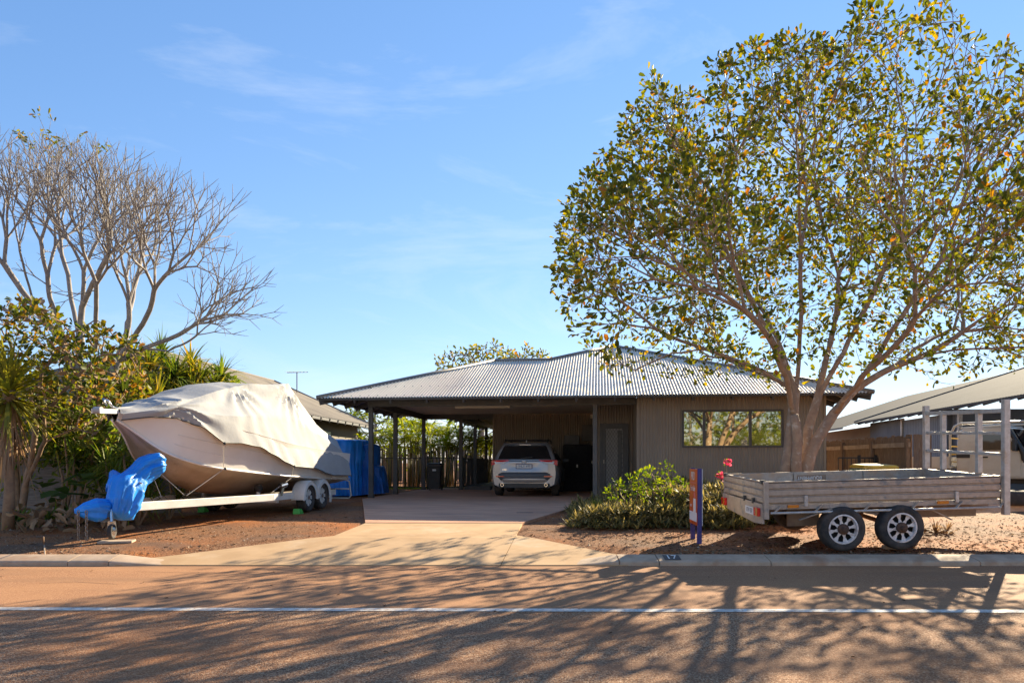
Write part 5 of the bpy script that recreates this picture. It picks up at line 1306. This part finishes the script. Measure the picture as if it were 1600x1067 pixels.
# ================================================================== BARE TREE ON THE LEFT
bb = Vector((-9.0, 15.6, .25)); Yb = 15.6
bs = [
    [bb] + pl((118, 600, Yb), (128, 520, Yb), (128, 440, Yb), (126, 360, Yb), (130, 280, Yb)),
    pl((118, 600, Yb), (90, 520, Yb), (60, 430, 15.2), (35, 350, 15.0), (15, 270, 15)),
    pl((128, 520, Yb), (105, 450, 16.2), (92, 370, 16.6), (85, 270, 16.8)),
    [bb + Vector((.2, 0, .3))] + pl((160, 620, 15.7), (190, 545, 15.8), (212, 475, 15.9), (240, 410, 16), (262, 330, 16)),
    pl((190, 545, 15.8), (215, 500, 15.3), (260, 440, 15.0), (290, 370, 14.9)),
    pl((190, 545, 15.8), (235, 530, 15.6), (290, 512, 15.5), (335, 495, 15.4)),
    pl((128, 440, Yb), (165, 380, 15.3), (190, 300, 15.2)),
]
bs = [([bb] + pl((118, 600, Yb), (126, 540, Yb), (128, 480, Yb)), 6, .72),
      (pl((118, 600, Yb), (98, 530, 15.4), (84, 480, 15.2)), 6, .66), (pl((98, 530, 15.4), (60, 490, 15.1), (35, 455, 15.0)), 6, .58), (pl((126, 540, Yb), (112, 470, 16.3), (106, 430, 16.6)), 6, .62),
      ([bb + Vector((.2, 0, .3))] + pl((160, 620, 15.7), (184, 565, 15.8), (196, 525, 15.9)), 6, .68), (pl((184, 565, 15.8), (214, 520, 15.4), (232, 490, 15.1)), 6, .60), (pl((196, 525, 15.9), (205, 480, 16.6), (212, 440, 16.9)), 6, .54),
      (pl((184, 565, 15.8), (225, 545, 15.6), (262, 530, 15.5)), 6, .45), (pl((225, 545, 15.6), (262, 548, 15.0), (285, 538, 14.8)), 4, .50), (pl((128, 480, Yb), (152, 430, 15.2)), 6, .54), (pl((70, 510, 15.2), (20, 490, 15.3)), 6, .54), (pl((60, 500, 15.1), (40, 430, 14.6)), 4, .6), (pl((150, 560, 15.7), (150, 480, 15.0)), 6, .52)]
bp_, bpa = fork_tree(bs, 5, upb=.07, shoot=.30, ang=(15, 33), ratio=(.76, 1.0), tri=.22)
bare = empty('bare_tree', bb, 0, 'leafless pale branched tree rising behind the left shrubs', 'tree')
m2, br, bch = branch_mesh(bp_, bpa, .0052, 2.45)
m2.build('trunk', 'bark_grey', bare, world=True, smooth=True)
tips = [i for i in range(len(bp_)) if not bch[i]]
top_t = sorted(tips, key=lambda i: -bp_[i][2] + .6 * nrg.random())[:16]
Pn = np.concatenate([bp_[i] + nrg.normal(size=(7, 3)) * .06 for i in top_t]); V, Fq = leaf_arrays(Pn, rand_dirs(len(Pn), .1), .14 * nrg.uniform(.7, 1.2, len(Pn)), .05)
o = np_mesh('leaf_tufts', V - np.array(bb), Fq, 'leaf_shrub', bare); o['kind'] = 'stuff'

# ================================================================== LEAFY SHRUB, FAR LEFT
sb = Vector((-8.55, 13.1, .22)); Ys = 13.2
sseeds = [[sb] + pl((38, 765, 13.1), (52, 700, 13.1), (58, 640, 13.2), (66, 580, 13.2)), pl((38, 765, 13.1), (70, 690, 12.9), (68, 650, 12.8), (110, 600, 12.8), (150, 560, 12.9)), pl((58, 640, 13.2), (30, 580, 13.4), (10, 520, 13.5)), pl((66, 580, 13.2), (110, 520, 13.3), (150, 500, 13.4)), pl((70, 690, 12.9), (120, 668, 12.6), (150, 680, 12.5))]
def senv(w):
    px = 800 + w[0] / w[1] * F; py = HZ - (w[2] - EYE) / w[1] * F
    return np.interp(px, [-60, 0, 45, 100, 150, 200, 240], [480, 475, 462, 500, 505, 520, 600]) < py < np.interp(px, [-60, 60, 120, 200, 240], [640, 640, 690, 640, 620])
sa = np.concatenate([ellip(850, at(85, 570, Ys), (1.85, 1.3, 1.35), -1, .4, senv), ellip(25, at(125, 672, 12.7), (.35, .3, .25))])
spos, spar = colonize(sseeds, sa, step=.12, infl=1.2, kill=.15, iters=90, trop=(0, 0, .05), jit=.15)
shrub = empty('leafy_shrub', sb, 0, 'multi stemmed shrub with yellow and orange green leaves at far left', 'shrub')
m3, sr, sch = branch_mesh(spos, spar, .006, 2.2, .06)
m3.build('stems', 'stem_tan', shrub, world=True, smooth=True)
V, Fq = tip_leaves(spos, spar, sr, sch, .0085, 6, .135, .075, .10)
o = np_mesh('foliage', V - np.array(sb), Fq, 'leaf_shrub', shrub); o['kind'] = 'stuff'

# ================================================================== SPIKY PLANTS
def strap_obj(name, L, W, droop, matn):
    V, Fq = strap_arrays(np.zeros((1, 3)), np.array([[1.0, 0, 0]]), L, W, droop, 6)
    me_o = np_mesh(name, V, Fq, matn); return me_o
yb = at(12, 800, 12.0); yb.z = gz(12.0)
yuc = empty('yucca', yb, 0, 'big spiky yucca with a skirt of dry leaves at the left edge', 'plant')
yh = at(14, 604, 12.0) - yb
MB().tube([(0, 0, -.05), (.03, 0, .6), (yh.x * .6, 0, 1.3), (yh.x, 0, yh.z - .05)], [.10, .08, .075, .09], 10).build('trunk', 'stem_tan', yuc, smooth=True)
pro = [strap_obj('leaf', l, .06, dr_, 'leaf_warm') for l, dr_ in ((.95, .18), (1.0, .38), (.85, .05))]
dry = [strap_obj('dry_leaf', l, .05, .12, 'leaf_dry') for l in (.95, 1.15)]
first = {}
for i in range(230):
    src = pro[i % 3]
    o = src if i < 3 else src.copy()
    if i >= 3: COL.objects.link(o)
    o.parent = yuc; el = RAD(rnd.uniform(-38, 85)); az = rnd.uniform(0, 2 * pi)
    o.location = yh + Vector((0, 0, -.25 * (1 - (el + .7) / 2.2))); o.rotation_euler = (rnd.uniform(-.3, .3), -el, az); q = rnd.uniform(.8, 1.15); o.scale = (q, q, q)
for i in range(66):
    src = dry[i % 2]; o = src if i < 2 else src.copy()
    if i >= 2: COL.objects.link(o)
    o.parent = yuc; el = RAD(rnd.uniform(-88, -58)); az = rnd.uniform(0, 2 * pi)
    o.location = yh + Vector((.07 * cos(az), .07 * sin(az), -rnd.uniform(.2, .75))); o.rotation_euler = (rnd.uniform(-.5, .5), -el, az); q = rnd.uniform(.7, 1.1); o.scale = (q, q, q)
def rosette_plant(name, heads, ground, label, matn='leaf_spiky', n=46, L=.55, W=.035, droop=.35, stem='stem_tan', r=.022, cat='plant', group=None, lo=-30):
    e = empty(name, ground, 0, label, cat, group); prt = []
    for h in heads:
        h = Vector(h); MB().tube([Vector(ground) + Vector((0, 0, -.03)), Vector(ground).lerp(h, .55) + Vector((.05, .03, 0)), h], [r * 1.3, r, r * .8], 7).build('stem', stem, e, world=True, smooth=True)
        az = nrg.uniform(0, 2 * pi, n); el = np.radians(nrg.uniform(lo, 88, n)); D = np.stack([np.cos(az) * np.cos(el), np.sin(az) * np.cos(el), np.sin(el)], 1)
        prt.append(strap_arrays(np.array(h)[None] + D * .02 - np.array([0, 0, 1.]) * nrg.uniform(0, .16, (n, 1)), D, L * nrg.uniform(.65, 1.15, n), W, droop * nrg.uniform(.4, 1.3, n), 5))
    V, Fq = cat_(prt); o = np_mesh('crown', V - np.array(ground), Fq, matn, e); o['kind'] = 'stuff'; return e
cat_ = cat
GR = 'spiky garden plants along the left boundary'
def G(px, Y): return Vector(((px - 800) / F * Y, Y, gz(Y) - .02))
SPK = [((232, 572), (212, 612), 17.2, 'tallest spiky dracaena behind the boat bow with pale yellow rosettes', 'leaf_warm'), ((276, 585), (262, 615), 17.6, 'spiky dracaena with green rosettes just left of the boat cover', 'leaf_spiky'),
       ((312, 588), (300, 610), 18.0, 'spiky dracaena rising over the front of the boat cover', 'leaf_warm'), ((346, 582), (338, 605), 18.6, 'rightmost spiky dracaena showing over the boat cover', 'leaf_spiky'),
       ((190, 600), (168, 632), 16.2, 'orange tinged dracaena behind the bow sprit', 'leaf_warm'), ((246, 622), (222, 640), 16.4, 'low warm toned dracaena under the tallest one', 'leaf_warm'), ((252, 552), (268, 590), 17.9, 'dracaena with raised rosette between the tallest one and the boat cover', 'leaf_spiky'),
       ((205, 562), (180, 585), 16.8, 'pale dracaena left of the tallest one', 'leaf_warm'), ((298, 566), (285, 596), 18.3, 'dracaena whose rosette stands highest over the cover front', 'leaf_warm'), ((150, 590), (136, 620), 15.8, 'dracaena half hidden in the orange leaved shrub', 'leaf_spiky')]
for (a, c, Y, lab, mt) in SPK:
    rosette_plant('dracaena', [at(*a, Y), at(*c, Y - .3), at(a[0] + 12, c[1] + 24, Y - .4)], G((a[0] + c[0]) / 2, Y), lab, mt, 84, .86, .06, .35, group=GR)
for (a, Y, lab) in (((192, 705), 13.2, 'dark spiky plant behind the blue tarp'), ((230, 690), 14.0, 'dark spiky plant under the boat bow'), ((215, 745), 12.6, 'low dark spiky plant at the foot of the winch post'), ((100, 672), 13.8, 'dark spiky plant against the grey board fence'), ((165, 722), 13.6, 'spiky plant left of the bundled tarp'), ((262, 735), 13.6, 'dark spiky plant behind the boat keel')):
    rosette_plant('dracaena', [at(*a, Y), at(a[0] - 14, a[1] + 26, Y + .2), at(a[0] + 16, a[1] + 34, Y + .1)], G(a[0], Y), lab, 'leaf_spiky', 46, .58, .038, .5, group=GR)
def fill_bush(base, cen, rr, n, leaf, lab, matn, per=8):
    e = empty('hedge_shrub', base, 0, lab, 'shrub'); A2 = ellip(n, cen, rr, -.95, .5); b_ = Vector(base); c_ = Vector(cen)
    pp, pa_ = colonize([[b_, b_.lerp(c_, .6)]], A2, step=max(rr) * .09, infl=max(rr) * 1.6, kill=max(rr) * .10, iters=60, jit=.15)
    mm, r2, c2 = branch_mesh(pp, pa_, .006, 2.2, .05); mm.build('stems', 'stem_tan', e, world=True, smooth=True)
    V, Fq = tip_leaves(pp, pa_, r2, c2, .011, per, leaf, leaf * .45, leaf); o = np_mesh('foliage', V - np.array(base), Fq, matn, e); o['kind'] = 'stuff'
fill_bush(G(215, 18.6), at(225, 640, 18.6), (1.5, .7, 1.1), 330, .20, 'dense warm green shrub filling the bank behind the boat bow', 'leaf_warm')
fill_bush(G(310, 19.0), at(315, 632, 19.0), (1.3, .6, .9), 280, .18, 'dense green shrub behind the boat cover', 'leaf_spiky')
fill_bush(G(120, 14.3), at(140, 700, 14.3), (.9, .4, .8), 240, .16, 'dark leafy shrub against the grey board fence', 'leaf_spiky')
fill_bush(G(30, 14.2), at(20, 660, 14.2), (1.2, .5, 1.3), 300, .16, 'dark leafy shrub behind the yucca', 'leaf_spiky')
# low strappy clumps and broad leaves at the foot of the bed
for i, (px, Y, lab) in enumerate(((20, 12.2, 'low strappy clump at the foot of the yucca'), (75, 12.5, 'low strappy clump beside the leaning shrub stem'), (110, 12.7, 'low strappy clump left of the tarped coupling'))):
    rosette_plant('strappy_clump', [G(px, Y) + Vector((0, 0, .12)), G(px + 12, Y + .2) + Vector((0, 0, .1))], G(px, Y), lab, 'leaf_spiky', 40, .45, .05, .5, lo=5)
bl = empty('broadleaf_plant', G(110, 13.0), 0, 'dark green broad leaved plant below the grey fence', 'plant')
src = None
for i in range(16):
    if src is None:
        V, Fq = leaf_arrays(np.zeros((1, 3)), np.array([[1., 0, 0]]), .42, .22, .12, np.array([[0, 0, 1.]])); src = np_mesh('leaf', V, Fq, 'leaf_broad', bl); o = src
    else: o = src.copy(); COL.objects.link(o)
    az = rnd.uniform(0, 2 * pi); o.location = (rnd.uniform(-.6, .6), rnd.uniform(-.3, .3), rnd.uniform(.3, .75)); o.rotation_euler = (rnd.uniform(-.3, .3), RAD(rnd.uniform(-35, 30)), az)
ds = MB()
for i in range(9):
    x = rnd.uniform(-.5, .5); ds.tube([(x * .4, rnd.uniform(-.1, .1), 0), (x, rnd.uniform(-.2, .2), rnd.uniform(.35, .7))], .009, 5)
o = ds.build('stems', 'stem_tan', bl); o['kind'] = 'stuff'
# big curled dry leaves on the bed
Pn = np.array([list(G(px, Y) + Vector((0, 0, z))) for px, Y, z in [(rnd.uniform(20, 215), rnd.uniform(11.5, 13.2), rnd.uniform(.03, .3)) for _ in range(170)]])
V, Fq = leaf_arrays(Pn, rand_dirs(len(Pn), -.1), .26 * nrg.uniform(.5, 1.2, len(Pn)), .10, .5); o = np_mesh('dry_leaves', V, Fq, 'leaf_dry'); tag(o, 'heap of large curled dry leaves under the left shrubs', 'leaf litter', kind='stuff')

# ================================================================== GARDEN BED BY THE HOUSE
gb = Vector((2.32, 13.0, gz(13.0)))
bush = empty('garden_bush', gb, 0, 'bright yellow green bush in front of the house wall', 'bush')
ba_ = ellip(470, (2.32, 13.0, .80), (.74, .45, .46), -.9, .5, lambda w: w[2] < np.interp(w[0], [1.3, 1.7, 2.1, 2.55, 3.1], [.72, .88, 1.05, 1.26, .95]))
bseeds = [[gb + Vector((0, 0, -.03)), gb + Vector((0, 0, .15)), gb + Vector((.35, 0, .55))], [gb + Vector((0, 0, .1)), gb + Vector((-.5, -.1, .35))], [gb + Vector((0, 0, .1)), gb + Vector((.6, .1, .35))]]
gp, gpa = colonize(bseeds, ba_, step=.09, infl=.9, kill=.12, iters=60, jit=.15)
m4, gr_, gch = branch_mesh(gp, gpa, .004, 2.2, .03); m4.build('stems', 'stem_tan', bush, world=True, smooth=True)
V, Fq = tip_leaves(gp, gpa, gr_, gch, .006, 7, .075, .036, .07); o = np_mesh('foliage', V - np.array(gb), Fq, 'leaf_bush', bush); o['kind'] = 'stuff'
rosette_plant('grass_clump', [G(930, 13.6) + Vector((0, 0, .15)), G(945, 13.4) + Vector((0, 0, .12))], G(937, 13.5), 'pale green grassy clump at the left end of the garden bed', 'leaf_bush', 70, .38, .022, .3, lo=35, cat='plant')
# bronze ground cover: hundreds of strap rosettes grown into one mat
prt = []
xs_, ys_ = np.meshgrid(np.arange(.95, 5.3, .115), np.arange(11.75, 15.6, .125))
for x, y in zip(xs_.ravel(), ys_.ravel()):
    front = 11.85 + .25 * abs(x - 2.2) * .35 + .12 * sin(x * 3.1)
    left = .95 + .06 * (y - 11.8) + .08 * sin(y * 4)
    if y < front or x < left or (x > 3.9 and y < 12.6): continue
    if (Vector((x, y)) - Vector((tb.x, tb.y))).length < .35: continue
    edge = min(1, (y - front) / .45 + .25, (x - left) / .35 + .25)
    h = gz(y) + (.34 + .30 * float(np.interp(y, [12.0, 13.2], [0, 1])) * float(np.interp(x, [1.5, 2.8], [0, 1]))) * edge * (1 + .35 * mnoise.noise(Vector((x * 1.6, y * 1.6, 0))))
    n = 11; az = nrg.uniform(0, 2 * pi, n); el = np.radians(nrg.uniform(5, 80, n)); D = np.stack([np.cos(az) * np.cos(el), np.sin(az) * np.cos(el), np.sin(el)], 1)
    c = np.array([x + nrg.uniform(-.05, .05), y + nrg.uniform(-.05, .05), max(gz(y) + .02, h - .17)])
    prt.append(strap_arrays(np.repeat(c[None], n, 0), D, .21 * nrg.uniform(.6, 1.15, n), .036, .25 * nrg.uniform(.2, 1.5, n), 3, .1))
    if h - gz(y) > .2:
        n = 6; az = nrg.uniform(0, 2 * pi, n); el = np.radians(nrg.uniform(-20, 40, n)); D = np.stack([np.cos(az) * np.cos(el), np.sin(az) * np.cos(el), np.sin(el)], 1); c2 = c.copy(); c2[2] = gz(y) + .06
        prt.append(strap_arrays(np.repeat(c2[None], n, 0), D, .2, .036, .3, 3, .1))
        c3_ = c.copy(); c3_[2] = (c[2] + c2[2]) / 2; prt.append(strap_arrays(np.repeat(c3_[None], n, 0), D, .22, .036, .3, 3, .1))
V, Fq = cat(prt); o = np_mesh('ground_cover', V, Fq, 'leaf_bronze'); tag(o, 'dense bronze green strappy ground cover in the garden bed', 'ground cover', kind='stuff')
# pink flowering stems
fb = G(1130, 12.9); fl = empty('desert_rose', fb, 0, 'thin stemmed plant with pink flowers behind the trailer tailgate', 'plant')
for k, (px, py) in enumerate(((1135, 722), (1124, 742), (1131, 748))):
    h = at(px, py, 12.85); MB().tube([fb, fb.lerp(h, .5) + Vector((.03, 0, 0)), h], [.016, .011, .007], 6).build('stem', 'stem_tan', fl, world=True, smooth=True)
    for j in range(5):
        c = h + Vector((rnd.uniform(-.06, .06), rnd.uniform(-.05, .05), rnd.uniform(-.05, .03))); az = np.arange(5) * 2 * pi / 5 + j; D = np.stack([np.cos(az), np.sin(az) * .6 - .4, np.sin(az) * .6 + .2], 1)
        V, Fq = leaf_arrays(np.repeat(np.array(c)[None], 5, 0), D, .05, .04, .1); np_mesh('flower', V - np.array(fb), Fq, 'petal', fl)
    V, Fq = leaf_arrays(np.repeat(np.array(h)[None], 8, 0), rand_dirs(8, .4), .08, .03); o = np_mesh('leaves', V - np.array(fb), Fq, 'leaf_bush', fl); o['kind'] = 'stuff'
rosette_plant('dry_clump', [G(1462, 11.6) + Vector((0, 0, .06)), G(1440, 11.7) + Vector((0, 0, .05)), G(1480, 11.6) + Vector((0, 0, .05))], G(1460, 11.6), 'dry brown tuft under the front of the box trailer', 'leaf_dry', 40, .26, .03, .5, lo=0)

# ================================================================== PALMS AND TREES BEHIND
def palm(base, ncane, h, lab, seed, grp, spread=.5, nfr=6, fl_=1.5):
    r_ = random.Random(seed); e = empty('cane_palm', base, 0, lab, 'palm', grp); prt = []
    for k in range(ncane):
        a = r_.uniform(0, 2 * pi); rr = spread * sqrt(r_.random()); b0 = Vector(base) + Vector((rr * cos(a), rr * sin(a), -.05)); hh = h * r_.uniform(.55, 1.0); lean = Vector((cos(a), sin(a), 0)) * hh * r_.uniform(.05, .28)
        t_ = b0 + lean + Vector((0, 0, hh)); MB().tube([b0, b0.lerp(t_, .5) - lean * .12, t_], [.045, .035, .028], 7).build('cane', 'cane', e, world=True, smooth=True)
        for f in range(nfr):
            az = 2 * pi * f / nfr + r_.uniform(-.4, .4); el = RAD(r_.uniform(25, 80)); D = np.array([cos(az) * cos(el), sin(az) * cos(el), sin(el)]); L = fl_ * r_.uniform(.7, 1.1)
            ts = np.linspace(.12, 1, 20); c = np.array(t_)[None] + D[None] * (L * ts)[:, None] + np.array([0, 0, -1.])[None] * (.55 * L * ts ** 2)[:, None]
            tan = unit(D[None] - np.array([0, 0, 1.1])[None] * ts[:, None]); S = unit(np.cross(tan, np.array([0, 0, 1.])))
            for sg in (1, -1):
                prt.append(strap_arrays(c, S * sg * .8 + tan * .55 + np.array([0, 0, .25]), .42 * np.sin(np.pi * (ts * .8 + .15)), .034, .35, 2, .15))
            prt.append(strap_arrays(np.array(t_)[None], D[None], L, .03, .55, 6, .3))
    V, Fq = cat(prt[:0] + [p for p in prt if len(p[0]) % 6 == 0 or True][:0] or prt) if False else cat(prt)
    o = np_mesh('fronds', V - np.array(base), Fq, 'leaf_palm', e); o['kind'] = 'stuff'; return e
PG = 'cane palms beyond the carport'
for i, (px, Y, n, h, lab) in enumerate(((600, 29, 8, 2.1, 'cane palm clump seen between the blue tarp and the second carport post'), (640, 30, 11, 2.3, 'cane palm clump seen between the second and third carport posts'), (690, 29.5, 12, 2.0, 'cane palm clump seen above the black wheelie bin'),
                                       (715, 31, 11, 2.3, 'cane palm clump seen left of the fourth carport post'), (748, 32.5, 9, 2.2, 'cane palm clump seen between the verandah posts'), (768, 35, 8, 2.4, 'cane palm clump seen beside the carport back wall'), (575, 33, 7, 3.1, 'tall cane palm rising behind the neighbouring roof eave'))):
    palm(Vector(((px - 800) / F * Y, Y, .28)), n, h, lab, i + 3, PG, .75)
hedge = empty('rear_fence', (-4, 37, .28), 0, 'dull timber screen fence far behind the palms', 'fence')
src = None
for i in range(70):
    x = -12 + i * .21; b = .28
    if src is None: src = MB().box(-.09, .09, -.015, .015, 0, 1.75).build('paling', 'paling', hedge); o = src
    else: o = src.copy(); COL.objects.link(o)
    o.location = (x + 4, .03 * (i % 2), .04 * sin(i * 1.9))
def far_tree(base, cen, rr, n, leaf, lab, matn='leaf_tree', r=.14):
    e = empty('background_tree', base, 0, lab, 'tree', 'trees beyond the houses'); A2 = ellip(n, cen, rr, -.9, .5)
    b_ = Vector(base); c_ = Vector(cen); pp, pa_ = colonize([[b_, b_.lerp(c_, .5), b_.lerp(c_, .85)]], A2, step=max(rr) * .09, infl=max(rr) * 1.5, kill=max(rr) * .10, iters=60, jit=.15)
    mm, r2, c2 = branch_mesh(pp, pa_, .014, 2.2, r); mm.build('trunk', 'bark_grey', e, world=True, smooth=True)
    V, Fq = tip_leaves(pp, pa_, r2, c2, .024, 8, leaf, leaf * .5, leaf * 1.3); o = np_mesh('foliage', V - np.array(base), Fq, matn, e); o['kind'] = 'stuff'
far_tree((-1.6, 40, .28), at(752, 572, 40), (2.6, 1.8, 1.15), 260, .24, 'green tree top showing above the carport roof')
far_tree((1.2, 42, .28), at(820, 570, 42), (1.6, 1.5, .9), 130, .24, 'smaller green tree top right of it above the carport roof')
far_tree((-7.4, 36, .28), at(590, 668, 36), (2.2, 1.6, 1.7), 220, .22, 'dark tree behind the gap between the neighbouring house and the carport', 'leaf_bush')
far_tree((-3.0, 43, .28), at(700, 690, 43), (4.6, 1.8, 2.0), 420, .24, 'leafy mass behind the cane palms', 'leaf_bush')
# across the street, behind the photographer (seen only in the window)
for i, (x, y, n, h, lab) in enumerate(((4.5, -9.5, 9, 2.2, 'cane palm across the street mirrored left in the window'), (7.0, -10.5, 12, 2.7, 'cane palm across the street mirrored in the middle of the window'), (9.2, -9.5, 10, 2.4, 'cane palm across the street mirrored right in the window'))):
    palm(Vector((x, y, -.02)), n, h, lab, 40 + i, 'cane palms across the street', 1.1, 8, 2.2)
for x, lab in ((4.6, 'left tree of the leafy row across the street behind the photographer'), (8.6, 'middle tree of the leafy row across the street behind the photographer'), (12.4, 'right tree of the leafy row across the street behind the photographer')): far_tree((x, -15, -.02), (x, -15, 3.4), (2.7, 1.3, 3.0), 420, .34, lab, 'leaf_bush', .2)
# lawn beyond the fence
n = 5000; Pn = np.stack([nrg.uniform(-5.5, 1.5, n), nrg.uniform(27.2, 29.3, n), np.full(n, .275)], 1)
V, Fq = strap_arrays(Pn, rand_dirs(n, 2.0), .09, .018, .3, 2, .2); o = np_mesh('lawn', V, Fq, 'grass_mat'); tag(o, 'strip of sunlit green lawn beyond the carport fence', 'grass', kind='stuff')

# ================================================================== GRAVEL AND LEAF LITTER
def scatter(n, x0, x1, y0, y1):
    out = []
    while len(out) < n:
        y = y0 + (y1 - y0) * rnd.random() ** 1.5; x = rnd.uniform(x0, x1) * (y / 10 if True else 1)
        if on_drive(x, y): continue
        if abs(x) < 16: out.append((x, y, groundz(x, y)))
    return np.array(out)
Pn = scatter(11000, -8.5, 8.5, 9.45, 15); n = len(Pn); s = nrg.uniform(.004, .013, (n, 1)) * np.where(nrg.random((n, 1)) < .06, 2.0, 1)
base = np.array([[1, 0, 0], [-.6, .8, 0], [-.6, -.8, 0], [0, 0, .9]]); ang = nrg.uniform(0, 2 * pi, n); ca, sa_ = np.cos(ang), np.sin(ang)
V = np.stack([np.stack([Pn[:, 0] + (b[0] * ca - b[1] * sa_) * s[:, 0], Pn[:, 1] + (b[0] * sa_ + b[1] * ca) * s[:, 0], Pn[:, 2] + b[2] * s[:, 0] - .001], 1) for b in base], 1).reshape(-1, 3)
b = np.arange(n)[:, None] * 4; Fq = np.concatenate([b + np.array([[0, 1, 3]]), b + np.array([[1, 2, 3]]), b + np.array([[2, 0, 3]])])
o = np_mesh('gravel', V, Fq, 'pebbles'); tag(o, 'loose red brown gravel scattered over the verge', 'gravel', kind='stuff')
Pa = scatter(1500, -8.5, 9, 9.45, 14); Pb = scatter(1500, 1.5, 7.5, 9.45, 12.5); Pn = np.concatenate([Pa, Pb]); Pn[:, 2] += .006; n = len(Pn); D = nrg.normal(size=(n, 3)); D[:, 2] *= .12
V, Fq = leaf_arrays(Pn, D, .055 * nrg.uniform(.4, 1.3, n), .024, .35, np.array([0, 0, 1.]) + nrg.normal(size=(n, 3)) * .2); o = np_mesh('leaf_litter', V, Fq, 'litter'); tag(o, 'fallen dry leaves and twigs scattered on the verge', 'leaf litter', kind='stuff')
# a few leaves and chips blown on to road and driveway
Pn = np.stack([nrg.uniform(-7, 7, 60), nrg.uniform(4.6, 9.05, 60), np.full(60, .004)], 1); D = nrg.normal(size=(60, 3)); D[:, 2] *= .1
V, Fq = leaf_arrays(Pn, D, .035, .016, .4, np.array([0, 0, 1.]) + nrg.normal(size=(60, 3)) * .2); o = np_mesh('fallen_leaves', V, Fq, 'litter'); tag(o, 'few dry leaves lying on the road', 'leaf litter', kind='stuff')
MB().tube([gpt(70, 866), gpt(69, 855) + Vector((0, 0, .04)), at(68, 838, gpt(70, 866).y)], .008, 5).build('survey_peg', 'timber_board')
tag(bpy.data.objects['survey_peg'], 'thin pale stake in the soil behind the left kerb', 'stake')
